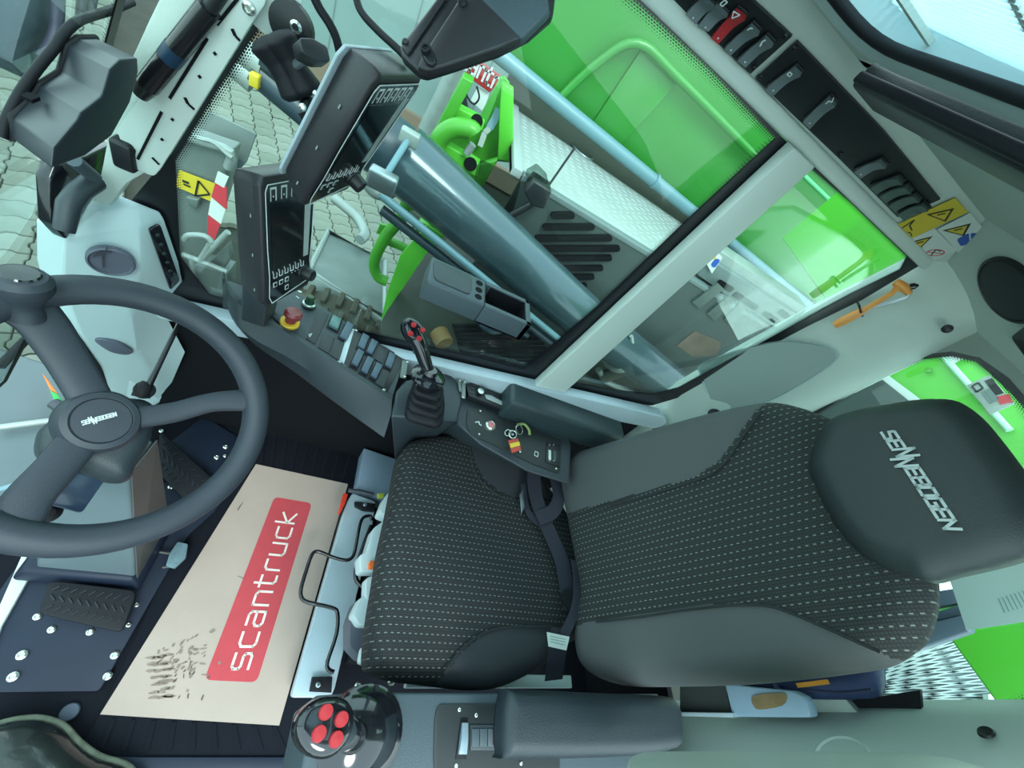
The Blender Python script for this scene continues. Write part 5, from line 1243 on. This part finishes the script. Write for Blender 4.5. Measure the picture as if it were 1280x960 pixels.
# rear console: pod and panel
rc = empty('side_console', at(580, 520, z=.55), 'grey side console under the right joystick beside the seat', 'console')
pod = ct([(489, 521), (494, 490), (506, 476), (560, 466), (574, 480), (578, 500), (571, 527)], -.005)
v, f = P_loft([[V((p.x, p.y - (.07 if p.y > -.62 and p.x < -.2 else .02 if p.y > -.6 else 0), .42)) - V((.09 if p.x > -.2 else .0, 0, 0)) for p in pod], pod, [p * .94 + sum(pod, V()) / len(pod) * .06 + UP * .004 for p in pod]]); mk('joystick_pod', v, f, plastic, rc, bevel=.006)
band = ct([(556, 466), (580, 471), (641, 492), (700, 530), (714, 556), (712, 606), (660, 590), (600, 556), (571, 530)], -.03)
v, f = P_loft([[V((p.x, p.y * .35 - .73 * .65, .42)) for p in band], [V((p.x, p.y * .8 - .73 * .2, .60)) for p in band], band, [p * .97 + sum(band, V()) / len(band) * .03 + UP * .004 for p in band]]); mk('console_body', v, f, plastic, rc, bevel=.005)
ZP = CZ0 - .025
def cpx(px, l=0): return [at(u, v_, z=ZP + l) for u, v_ in px]
prism('control_panel', rounded(cpx([(584, 512), (598, 506), (640, 524), (702, 550), (700, 592), (668, 580), (606, 550), (590, 544), (583, 530)], .003), .01, 3), (0, 0, -.004), gloss_bk if 0 else mat('panel_black', (36, 42, 44), .5), rc, bevel=.0008)
for c in ((600.5, 514), (599, 543), (650, 565), (695, 586), (656, 523), (662, 525), (651, 515), (575, 476), (581, 478), (579, 497), (509, 453), (506, 471)): bolt(cpx([c], .006 if c[0] > 582 else .03)[0], UP, chrome, rc, .0038)
bb = cpx([(612, 533)], .003)[0]
lathe('push_button', bb, UP, [(.016, 0), (.0155, .008), (.012, .011), (.011, .010), (0, .010)], chrome, rc, seg=28); lathe('button_cap', bb + UP * .009 + V((0.0, .0, 0)), UP, [(.009, 0), (.0085, .004), (0, .005)], mat('button_pink', (190, 110, 110), .3), rc)
sym(cpx([(594, 528), (599, 527), (599, 530), (602, 532)], .005), UP, .003, print_w, rc)
sym(cpx([(669, 564), (673, 566), (672, 571), (668, 569), (669, 564)], .005), UP, .0018, print_w, rc)
prism('fuse_panel', cpx([(684, 552), (700, 556), (700, 584), (682, 577)], .006), (0, 0, -.003), plastic_bk, rc, bevel=.0006)
for k in range(4): bolt(cpx([(687 + (k % 2) * 5, 556 + (k // 2) * 20)], .0065)[0], UP, chrome, rc, .002)
prism('panel_slot', cpx([(686, 562), (689, 563), (689, 575), (686, 574)], .008), (0, 0, -.002), liner, rc, bevel=.0003); prism('panel_slot', cpx([(692, 563), (695, 564), (695, 576), (692, 575)], .008), (0, 0, -.002), plastic_lt, rc, bevel=.0003)
for px in ([(503, 450), (510, 452), (507, 473), (500, 471)], [(572, 473), (576, 475), (577, 490), (574, 488)], [(578, 476), (582, 478), (582, 498), (577, 496)]): prism('cover_strip', cpx(px, .03), (0, 0, -.004), galv, rc, bevel=.0005)
rad = empty('radio', cpx([(610, 495)])[0], 'slim black radio with a round knob beside the right armrest', 'radio')
prism('radio_face', cpx([(583, 482), (588, 477), (645, 500), (662, 520), (640, 515), (586, 494)], .026), (0, 0, -.02), plastic_bk, rad, bevel=.002)
lathe('volume_knob', cpx([(601, 489)], .026)[0], UP, [(.011, 0), (.0105, .010), (.008, .012), (.0075, .011), (0, .011)], plastic, rad); lathe('knob_ring', cpx([(601, 489)], .037)[0], UP, [(.0098, 0), (.0095, .0015), (.008, .0018)], chrome, rad)
prism('display', cpx([(606, 493), (614, 494), (638, 507), (634, 509), (608, 498)], .028), (0, 0, -.002), lcdgrey, rad, bevel=.0004)
for c in ((591, 485), (590, 490), (593, 481)): prism('radio_key', cpx([(c[0] - 2, c[1] - 1), (c[0] + 2, c[1]), (c[0] + 2, c[1] + 2), (c[0] - 2, c[1] + 1)], .028), (0, 0, -.002), plastic, rad)
# keys
kg = empty('bunch_of_keys', cpx([(645, 545)], .02)[0], 'bunch of keys with a red and yellow striped fob in the ignition', 'keys')
def ringo(nm, c, r_, n_, th, M):
    x_, y_, _ = basis(n_); return tube(nm, [c + (x_ * math.cos(t * .4189) + y_ * math.sin(t * .4189)) * r_ for t in range(15)], th, M, kg, closed=True, n=6)
ringo('split_ring', cpx([(641, 543)], .03)[0], .011, V((.2, .3, 1)), .0016, chrome); ringo('split_ring', cpx([(649, 537)], .025)[0], .014, V((-.3, .2, 1)), .0014, chrome); ringo('split_ring', cpx([(635, 541)], .02)[0], .009, V((.7, .3, .6)), .0014, chrome)
fq_ = cpx([(635.5, 550), (647.5, 547.5), (652, 562.5), (640.5, 566)], .03)
prism('fob', fq_, (0, 0, -.004), mat('fob_red', (170, 66, 50), .45), kg, bevel=.001)
prism('fob_stripe', [bilin(fq_, 0, .3) + UP * .0006, bilin(fq_, 1, .3) + UP * .0006, bilin(fq_, 1, .62) + UP * .0006, bilin(fq_, 0, .62) + UP * .0006], (0, 0, -.001), yellow, kg, smooth=0)
tube('green_tag', cpx([(647, 531), (655, 530), (661, 537), (662, 543)], .02), .004, mat('tag_green', (130, 150, 90), .5), kg, sub=3)
lathe('ignition_lock', cpx([(638, 545)], .004)[0], UP, [(.012, 0), (.011, .008), (.007, .012), (0, .012)], plastic_bk, kg)
tube('key_blade', [cpx([(640, 544)], .012)[0], cpx([(641, 543)], .03)[0]], .003, steel, kg)

# ================================================================== JOYSTICKS
def joystick(nm, label, base, collar, head, hn, hx, sc=1, boot=True):
    r = empty(nm, base, label, 'joystick')
    base, collar, head = V(base), V(collar), V(head); hn = V(hn).normalized(); hx = (V(hx) - hn * V(hx).dot(hn)).normalized(); hy = hn.cross(hx)
    ax = (collar - base).normalized()
    if boot:
        for k in range(4):
            s_ = (.048 - .004 * k) * sc; c = base.lerp(collar, k * .21); bx, by, _ = basis(UP)
            ring_ = rounded([c + V((a * s_, b * s_, 0)) for a, b in ((-1, -1), (1, -1), (1, 1), (-1, 1))], s_ * .5, 4)
            v, f = P_loft([[p * .96 + c * .04 - UP * .002 for p in ring_], ring_, [p + UP * .010 for p in ring_], [p * .90 + c * .10 + UP * .016 for p in ring_]]); mk('bellows_fold', v, f, rubber, r, smooth=50)
    lathe('collar', collar, (ax * .25 + UP).normalized(), [(.034 * sc, -.02), (.043 * sc, -.010), (.043 * sc, .0), (.036 * sc, .006), (.018 * sc, .012), (.014 * sc, .022), (0, .022)], gloss_bk, r, seg=32)
    gp_ = spline([collar + ax * .01, collar.lerp(head, .35) + hx * -.004, collar.lerp(head, .7), head - hn * .012], 5)
    rr_ = list(np.interp(np.linspace(0, 1, len(gp_)), [0, .3, .7, 1], [.013 * sc, .016 * sc, .019 * sc, .022 * sc])); tube('grip', gp_, rr_, gloss_bk, r, n=20)
    ol = [head + hx * .030 * sc * math.cos(t) * (1 + .12 * math.cos(t)) + hy * .025 * sc * math.sin(t) for t in [2 * math.pi * k / 14 for k in range(14)]]
    cushion(ol, hn, .008 * sc, .012 * sc, .001, .020 * sc, [('head', gloss_bk, None)], r, cell=.0035, back_r=.010, smoothout=3)
    return r, hx, hy, hn
rb = at(531, 512, z=.70); rcol = at(536, 470, z=.765); rh = at(519, 413, z=.845)
jr, hx, hy, hn = joystick('right_joystick', 'black joystick with four red buttons on the right console pod', rb, rcol, rh, (-.35, .35, 1), at(505, 400, z=.845) - rh, 1.0)
for c in ((517, 406), (513, 417), (528, 412.5), (524, 423)): lathe('red_button', onp(*c, rh + hn * .009, hn), hn, [(.0065, -.002), (.0065, .002), (.0058, .0035), (0, .004)], red, jr, seg=20)
box('front_switch', at(521, 438, z=.81), .014, .012, .02, print_w if 0 else plastic_lt, jr, bevel=.003)
lb = at(452, 925, z=.615); lcol = at(440, 920, z=.70); lh = at(410, 908, z=.845)
jl, hx, hy, hn = joystick('left_joystick', 'black joystick with four red buttons at the bottom edge', lb, lcol, lh, (-.1, -.05, 1), at(380, 900, z=.845) - lh, 1.15, False)
for c in ((407, 890), (426.5, 899), (398.5, 917), (420, 924)): lathe('red_button', onp(*c, lh + hn * .010, hn), hn, [(.0082, -.002), (.0082, .002), (.0074, .0045), (0, .005)], red, jl, seg=22)

# ================================================================== LEFT CONSOLE
lcn = empty('left_console', at(520, 920, z=.5), 'blue grey console at the bottom with the left joystick', 'console')
LZ = .60
def lt(px, l=0): return [at(u, v_, z=LZ + l) for u, v_ in px]
ot = [V((-.135, .02, LZ)), V((-.17, -.008, LZ)), V((-.25, -.010, LZ)), V((-.62, -.006, LZ)), V((-.95, -.004, LZ)), V((-.95, .15, LZ)), V((-.2, .15, LZ)), V((-.14, .12, LZ))]
v, f = P_loft([[V((p.x, p.y, .36)) for p in ot], ot, [p * .975 + sum(ot, V()) / 8 * .025 + UP * .005 for p in ot]]); mk('console_body', v, f, plastic_lt, lcn, bevel=.006)
bw = lt([(452, 918)], .006)[0]
lathe('joystick_bowl', bw, UP, [(.070, 0), (.068, .008), (.060, .012), (.052, .020), (.040, .034), (.028, .05), (.02, .07), (0, .075)], gloss_bk, lcn, seg=40)
prism('control_panel', rounded(lt([(547, 880), (700, 880), (700, 1010), (547, 1010), (542, 960), (543, 900)], .0075), .02, 4), (0, 0, -.003), mat('panel_black', (36, 42, 44), .5), lcn, bevel=.0006)
for c in ((574, 887), (570, 957), (595, 894), (651, 954)): bolt(lt([c], .0075)[0], UP, chrome, lcn, .0035)
rocker([(576, 900), (584, 900), (582, 946), (570, 946)], lcn, LZ, .0075, .008, mat('rocker_pale', (120, 138, 148), .4))
prism('switch_frame', lt([(588, 906), (634, 906), (634, 938), (588, 938)], .010), (0, 0, -.003), plastic, lcn, bevel=.0008)
for k in range(3): prism('switch_frame_key', lt([(590 + k * 10, 911), (599 + k * 10, 911), (599 + k * 10, 933), (590 + k * 10, 933)], .012), (0, 0, -.002), plastic_lt, lcn, bevel=.0004)
prism('red_rocker', lt([(617, 912), (630, 912), (630, 932), (617, 932)], .015), (0, 0, -.004), darkred, lcn, bevel=.001)
aq = ats([(632, 864), (645, 862), (740, 866), (828, 870), (843, 878), (849, 900), (849, 928), (838, 937), (786, 945), (640, 949), (628, 942), (626, 905)], z=.715)
al = cushion(aq, V((0, 0, 1)), .020, .022, .004, .040, [('armrest', arm_mat, None)], lcn, cell=.005, smoothout=4)[0]
al['label'] = 'padded dark blue grey armrest along the bottom edge'
box('armrest_bracket', V((-.70, .04, .64)), .12, .04, .07, plastic_bk, al, bevel=.006)
v, f = P_box(V((-.65, -.688, .708)), .430, .100, .100); ar = mk('armrest', v, f, mat('armrest_green_grey', (40, 56, 60), .45, bump=.3, bscale=500), rc, bevel=.014, segs=4, smooth=60)
ar['label'] = 'padded dark green grey armrest beside the side window sill'
box('armrest_bracket', V((-.72, -.69, .645)), .14, .05, .04, plastic_bk, ar, bevel=.005)
# window tray
wt = empty('storage_tray', V((-.21, -.69, .96)), 'grey plastic tray with a lid, three holes and an open bin by the side window', 'tray')
v, f = P_box(V((-.150, -.692, .986)), .135, .086, .056); 
TX0, TX1, TY0, TY1, TZ = -.092, -.338, -.736, -.648, 1.015
def tp(u, v_, l=0): q = at(u, v_, z=TZ); return q + UP * l
g = G(); g.add(*P_box(V(((TX0 - .222) / 2, (TY0 + TY1) / 2, TZ - .026)), abs(TX0 + .222), TY1 - TY0, .052)); g.mk('tray_body', plastic_lt, wt, bevel=.005)
xa, xb = -.222, TX1
g = G()
for c, sx_, sy_, sz_, zc in ((V(((xa + xb) / 2, TY0 + .006, 0)), abs(xb - xa), .012, .052, -.026), (V(((xa + xb) / 2, TY1 - .006, 0)), abs(xb - xa), .012, .052, -.026), (V((xb + .006, (TY0 + TY1) / 2, 0)), .012, TY1 - TY0, .052, -.026), (V(((xa + xb) / 2, (TY0 + TY1) / 2, 0)), abs(xb - xa), TY1 - TY0, .006, -.049)):
    g.add(*P_box(c + V((0, 0, TZ + zc)), sx_, sy_, sz_))
g.mk('open_bin', plastic_lt, wt, bevel=.001); box('bin_floor', V(((xa + xb) / 2, (TY0 + TY1) / 2, TZ - .043)), abs(xb - xa) - .024, TY1 - TY0 - .024, .003, rubber, wt)
xm, ym = (xa + xb) / 2, (TY0 + TY1) / 2
g = G()
for c, a_, b_ in ((V((xa - .0005 , ym, TZ - .025)), .001, TY1 - TY0 - .024), (V((xb + .0127, ym, TZ - .025)), .001, TY1 - TY0 - .024), (V((xm, TY0 + .0125, TZ - .025)), abs(xb - xa) - .026, .001), (V((xm, TY1 - .0125, TZ - .025)), abs(xb - xa) - .026, .001)): g.add(*P_box(c, a_, b_, .044))
g.mk('bin_shade_walls', rubber, wt)  # black inner faces put the shade inside the bin into its colour
prism('lid', rounded([V((-.095, TY0 + .012, TZ + .003)), V((-.186, TY0 + .012, TZ + .003)), V((-.186, TY1 - .012, TZ + .003)), V((-.105, TY1 - .012, TZ + .003))], .012, 4), (0, 0, -.006), plastic, wt, bevel=.0015)
for k in range(3): lathe('round_hole', V((-.205, TY0 + .02 + k * .024, TZ + .0004)), UP, [(.0085, 0), (.008, .0006), (.007, 0), (0, -.0002)], void, wt, seg=18)
for xx in (-.12, -.29): lathe('suction_foot', V((xx, -.736, .99)), V((0, -1, 0)), [(.015, 0), (.02, .008), (0, .008)], rubber, wt)

# ================================================================== SEAT
seat = empty('operator_seat', V((-.5, -.31, .0)), 'high back operator seat with dark dashed fabric and grey bolsters', 'seat')
SZ = .50
co_ = ats([(499, 572), (508, 556), (530, 549), (556, 547), (585, 550), (612, 559), (638, 572), (662, 592), (690, 622), (712, 660), (728, 710), (735, 760), (722, 795), (690, 815), (678, 831), (650, 848), (616, 861), (585, 862), (543, 857), (496, 851), (470, 843), (459, 832), (460, 800), (464, 767), (470, 730), (476, 689), (486, 642), (494, 600)], z=SZ)
bol1 = ats([(584, 530), (587, 565), (592, 585), (602, 602), (620, 617), (636, 624), (655, 627), (690, 622), (760, 640), (700, 540), (620, 530)], z=SZ + .035)
bol2 = ats([(542, 880), (549, 852), (562, 832), (578, 811), (600, 794), (625, 785), (660, 783), (690, 784), (760, 790), (720, 880), (600, 900)], z=SZ + .035)
cushion(co_, (0, 0, 1), .045, .045, .012, .085, [('side_bolster', leather, bol1), ('side_bolster', leather, bol2), ('seat_cushion', fab_seat, None)], seat, cell=.0042, ex=(0, 1, 0), back_r=.03, smoothout=4)
def seam(px, zz, rr_=.0018, par=seat): return tube('seam', px, rr_, leather, par, n=6)
BP = V((-.75, 0, .55)); BN = V((.6, 0, .15)).normalized()
def onb(px, l=0): return [onp(u, v_, BP + BN * l, BN) for u, v_ in px]
bo2 = onb([(706, 606), (714, 580), (730, 566), (752, 559), (800, 545), (850, 530), (900, 517), (945, 508), (975, 506), (1010, 514), (1045, 528), (1075, 545), (1110, 580), (1140, 630), (1162, 680), (1171, 730), (1169, 765), (1158, 797), (1137, 817), (1105, 834), (1050, 843), (990, 850), (920, 856), (850, 858), (790, 858), (752, 848), (731, 830), (724, 800), (726, 770), (731, 740), (724, 700), (714, 650)])
ub = onb([(690, 560), (700, 646), (713, 644), (760, 632), (830, 613), (878, 598), (903, 582), (922, 556), (940, 530), (957, 505), (960, 480), (800, 500)], .035)
lbp = onb([(700, 880), (712, 790), (726, 784), (745, 777), (800, 771), (850, 763), (905, 757), (945, 756), (972, 760), (1010, 775), (1053, 794), (1119, 824), (1130, 850), (1000, 890)], .035)
cushion(bo2, BN, .05, .05, .012, .07, [('backrest_bolster', leather_b, ub), ('backrest_bolster', leather_b, lbp), ('backrest', fab_back, None)], seat, cell=.0046, ex=(0, 1, 0), back_r=.03, smoothout=4)
for px in (onb([(713, 644), (760, 632), (830, 613), (878, 598), (903, 582), (922, 556), (940, 530), (952, 514)], .0635), onb([(745, 777), (800, 771), (850, 763), (905, 757), (945, 756), (972, 760), (1010, 775), (1053, 794), (1100, 815)], .0635)): tube('seam', px, .0026, mat('seam_thread', (34, 40, 42), .8), seat, n=6, sub=3)
for px in (ats([(587, 562), (592, 585), (602, 602), (620, 617), (636, 624), (655, 627)], z=SZ + .0585), ats([(556, 842), (562, 832), (578, 811), (600, 794), (625, 785), (660, 783), (690, 784)], z=SZ + .0585)): tube('seam', px, .0026, mat('seam_thread', (34, 40, 42), .8), seat, n=6, sub=3)
HP0 = V((-.865, 0, 1.3)); HNn = V((.985, 0, .10)).normalized()
def onhd(px, l=0): return [onp(u, v_, HP0 + HNn * l, HNn) for u, v_ in px]
ho = onhd([(1027, 540), (1045, 523), (1072, 514), (1110, 507), (1147, 501), (1175, 500), (1200, 503), (1228, 522), (1254, 552), (1282, 590), (1306, 630), (1312, 664), (1290, 692), (1250, 706), (1195, 719), (1164, 727), (1138, 720), (1110, 711), (1078, 694), (1050, 664), (1033, 635), (1019, 606), (1013, 578)])
cushion(ho, HNn, .035, .04, .008, .05, [('headrest', leather_h, None)], seat, cell=.005, back_r=.02, smoothout=3)
frl = frame(onhd([(1102, 541)], .0445)[0], onhd([(1180, 660)], .0445)[0], onhd([(1121, 538)], .0445)[0])
lw = (onhd([(1182, 661)], .0445)[0] - onhd([(1102, 541)], .0445)[0]).length
lettering('headrest_lettering', 'SENNEBOGEN', frl, lw / 10.2, mat('logo_grey', (190, 202, 202), .5), seat, stroke=.24, gap=.22, shear=.25, big={2: (1.55, 0), 3: (1.55, -.55)}, width=lw)
box('backrest_shell', V((-.905, -.30, .85)), .03, .40, .66, plastic_bk, seat, ax=(BN, V((0, 1, 0)), BN.cross(V((0, 1, 0)))), bevel=.02)
tube('headrest_post', [V((-.93, -.27, 1.05)), V((-.925, -.27, 1.30))], .012, plastic_bk, seat)
# seat belt
def rib(px, zz, wd=.046, M=belt_m, w_=(0, 0, 0), nm='belt_strap', sub=5, th=.002):
    pts = spline([at(u, v_, z=z_) for (u, v_), z_ in zip(px, zz)], sub) if len(px) > 2 else [at(u, v_, z=z_) for (u, v_), z_ in zip(px, zz)]
    wv = []
    for i in range(len(pts)):
        t = (pts[min(i + 1, len(pts) - 1)] - pts[max(0, i - 1)]).normalized(); wv.append(t.cross(UP))
    v, f = P_ribbon(pts, wv, wd, th); return mk(nm, v, f, M, seat)
rib([(668, 584), (668, 610), (676, 640), (690, 672), (702, 700), (708, 730), (714, 762)], [.585, .585, .583, .580, .58, .58, .585], .048)
rib([(690, 588), (696, 606), (698, 625), (690, 640), (672, 648)], [.575, .585, .592, .590, .588], .042)
rib([(655, 605), (656, 626), (664, 646), (684, 662), (694, 690)], [.57, .57, .575, .578, .58], .02)
rib([(718, 700), (722, 730), (718, 765), (704, 795)], [.60, .605, .60, .59], .026)
rib([(700, 786), (697, 815), (692, 850)], [.585, .57, .54], .052)
tq = ats([(684, 790), (712, 796), (708, 813), (686, 808)], z=.598); prism('care_tag', tq, (0, 0, -.002), stickw, seat, smooth=0)
g = G()
for k in range(3): g.add(*P_ribbon([bilin(tq, .1, .25 + .2 * k) + UP * .0006, bilin(tq, .85, .25 + .2 * k) + UP * .0006], V((1, 0, 0)), .0018, .0004))
g.mk('tag_print', mat('faint_print', (140, 170, 170), .6), seat, smooth=0)
rib([(704, 742), (712, 752), (722, 766)], [.592, .592, .592], .036, plastic_bk, nm='buckle', sub=2, th=.014)
sqb = ats([(650, 618), (654, 612), (656, 634), (652, 642)], z=.58); prism('latch_plate', sqb, (0, 0, -.004), steel, seat, bevel=.001)
# seat base plastics under the front edge
def bp(nm, px, zz, th, M, b=.006): return prism(nm, rounded(ats(px, z=zz), .008, 3), (0, 0, -th), M, seat, bevel=b)
white_p = mat('base_white', (190, 206, 208), .4)
bp('base_cover', [(492, 610), (500, 612), (500, 645), (488, 646), (474, 640), (482, 620)], .38, .06, white_p)
bp('base_cover', [(484, 648), (500, 652), (490, 714), (451, 714), (449, 694), (458, 690), (467, 660)], .36, .06, white_p)
bp('base_cover', [(458, 722), (480, 716), (480, 750), (457, 748)], .37, .05, white_p)
bp('base_cover', [(452, 745), (470, 750), (468, 782), (450, 782), (441, 768)], .36, .06, white_p, .01)
bp('base_cover', [(446, 750), (475, 752), (480, 825), (452, 824), (437, 808), (437, 776)], .31, .08, mat('base_grey', (78, 82, 94), .45), .012)
bp('base_tab', [(453, 808), (470, 808), (470, 832), (449, 830)], .38, .03, white_p, .002)
bp('orange_lever', [(462, 700), (474, 702), (473, 710), (461, 711)], .375, .03, orange2, .002)
box('suspension_box', V((-.52, -.29, .20)), .50, .42, .30, void, seat, bevel=.01)
for c in ((447, 857), (489, 852), (511, 855)): bolt(at(*c, z=.30 if c[0] > 460 else .12), UP, chrome, seat, .009)
for k in range(4): bx_ = at(680 + k * 40, 861, z=.40); 
box('slide_rail', V((-.62, -.035, .34)), .5, .03, .02, steel_w, seat, bevel=.003)
# white seat riser
rs_ = empty('seat_riser', at(420, 740, z=.0), 'pale steel riser plate with black rod handles in front of the seat', 'seat base')
rq = ats([(440, 616), (470, 627), (463, 672), (418, 862), (413, 872), (364, 872), (368, 858), (430, 640)], z=.10)
prism('riser_top', rounded(rq, .012, 3), (0, 0, -.05), steel_w, rs_, bevel=.004)
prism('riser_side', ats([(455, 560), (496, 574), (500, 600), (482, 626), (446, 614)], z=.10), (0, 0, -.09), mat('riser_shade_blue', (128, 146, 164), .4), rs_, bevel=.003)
box('riser_plinth', V((-.19, -.29, .025)), .07, .54, .045, rubber, rs_)
def zz(pts, z_): return [at(320 + x / 3.2, 580 + y / 3.2, z=z_) for x, y in pts]
tube('rod_handle', zz([(462, 225), (458, 208), (430, 214), (414, 250), (396, 345), (380, 378), (350, 384), (300, 370), (250, 350), (224, 362), (200, 430), (180, 500), (184, 538), (215, 555), (300, 574), (326, 596), (322, 680), (286, 790), (290, 822), (312, 832)], .17), .0052, rodblack, rs_, sub=3, n=12)
tube('rod_handle', zz([(462, 246), (440, 300), (412, 380), (399, 430), (404, 468), (440, 498)], .20), .0065, rodblack, rs_, sub=4, n=12)
prism('slide_bracket', zz([(395, 150), (478, 158), (474, 188), (430, 184), (398, 168)], .115), (0, 0, -.015), rubber, rs_, bevel=.001); prism('slide_bracket', zz([(226, 852), (306, 850), (302, 915), (215, 910)], .115), (0, 0, -.015), rubber, rs_, bevel=.001)
bolt(zz([(436, 163)], .116)[0], UP, steel, rs_, .007); bolt(zz([(249, 882)], .116)[0], UP, steel, rs_, .007)
prism('red_lever', zz([(350, 116), (368, 120), (356, 160), (334, 202), (328, 196)], .12), (0, 0, -.008), redplast, rs_, bevel=.001)
prism('yellow_clip', zz([(486, 118), (514, 116), (512, 134), (488, 136)], .13), (0, 0, -.01), mat('clip_yellow', (180, 190, 70), .5), rs_, bevel=.001)
tube('lever_pivot', zz([(370, 105), (420, 112), (470, 124)], .118), .008, duct, rs_)

# ================================================================== BEHIND THE SEAT
bg_ = empty('navy_bag', at(1000, 850, x=-1.1), 'navy blue soft bag with orange lettering behind the backrest', 'bag')
bq = ats([(930, 850), (970, 835), (1020, 830), (1088, 826), (1096, 838), (1095, 866), (1080, 874), (1010, 874), (960, 868), (940, 862)], x=-1.12)
cushion(bq, V((1, 0, .2)), .03, .03, .01, .06, [('bag_body', bluebag, None)], bg_, cell=.007, smoothout=3)
sym(ats([(996, 857), (1036, 852)], x=-1.06), V((1, 0, .2)), .008, mat('print_orange', (220, 150, 50), .5), bg_, 'orange_lettering')
tube('bag_seam', ats([(1004, 862), (1050, 866), (1090, 862)], x=-1.07), .003, mat('bag_piping', (40, 50, 80), .7), bg_, sub=3)
bgl = empty('bag_loop', at(950, 862, x=-1.08), 'dark blue fabric loop hanging beside the navy bag', 'strap')
tube('loop', ats([(930, 856), (938, 868), (948, 874), (962, 868), (972, 858)], x=-1.07), .012, bluebag, bgl, sub=4)
sh_ = empty('storage_shelf', at(955, 880, x=-1.0), 'pale blue shelf box with a worn brown patch behind the seat', 'shelf')
prism('shelf_panel', rounded(ats([(906, 855), (930, 858), (990, 864), (1006, 872), (1014, 897), (916, 896)], x=-1.04), .008, 3), (-.03, 0, 0), shelf_m, sh_, bevel=.003)
prism('worn_patch', spline(ats([(940, 872), (950, 868), (975, 866), (984, 870), (978, 882), (950, 887), (942, 882)], x=-1.038), 3, True), (.001, 0, 0), woodish, sh_, smooth=0)
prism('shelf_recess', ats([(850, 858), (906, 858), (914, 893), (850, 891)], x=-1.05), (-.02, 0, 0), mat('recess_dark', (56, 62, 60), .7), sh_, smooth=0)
prism('shelf_edge', ats([(845, 890), (915, 891), (916, 897), (845, 895)], x=-1.03), (-.02, 0, 0), steel_w, sh_, bevel=.001)
lw_ = prism('door_ledge', ats([(1012, 865), (1055, 872), (1078, 898), (1014, 897)], x=-1.14), (-.03, 0, 0), liner); tag(lw_, 'grey ledge panel between the blue shelf and the black flap', 'ledge')
fp_ = prism('rubber_flap', ats([(1055, 876), (1092, 872), (1150, 862), (1152, 892), (1080, 898)], x=-1.16), (-.01, 0, 0), rubber); tag(fp_, 'dark rubber flap below the rear window edge', 'flap')
# pale rounded door edge at the bottom
de = struct(mk('door_1', *P_prism(rounded([at(780, 962, y=.075), at(784, 946, y=.075), at(800, 939, y=.075), at(960, 938, y=.075), at(1120, 940, y=.075), at(1190, 946, y=.075), at(1250, 962, y=.075), at(1300, 990, y=.075), at(1200, 1300, y=.075), at(780, 1300, y=.075)], .03, 4), (0, .03, 0)), mat('door_pale_green', (218, 230, 214), .3, coat=.3), bevel=.008))
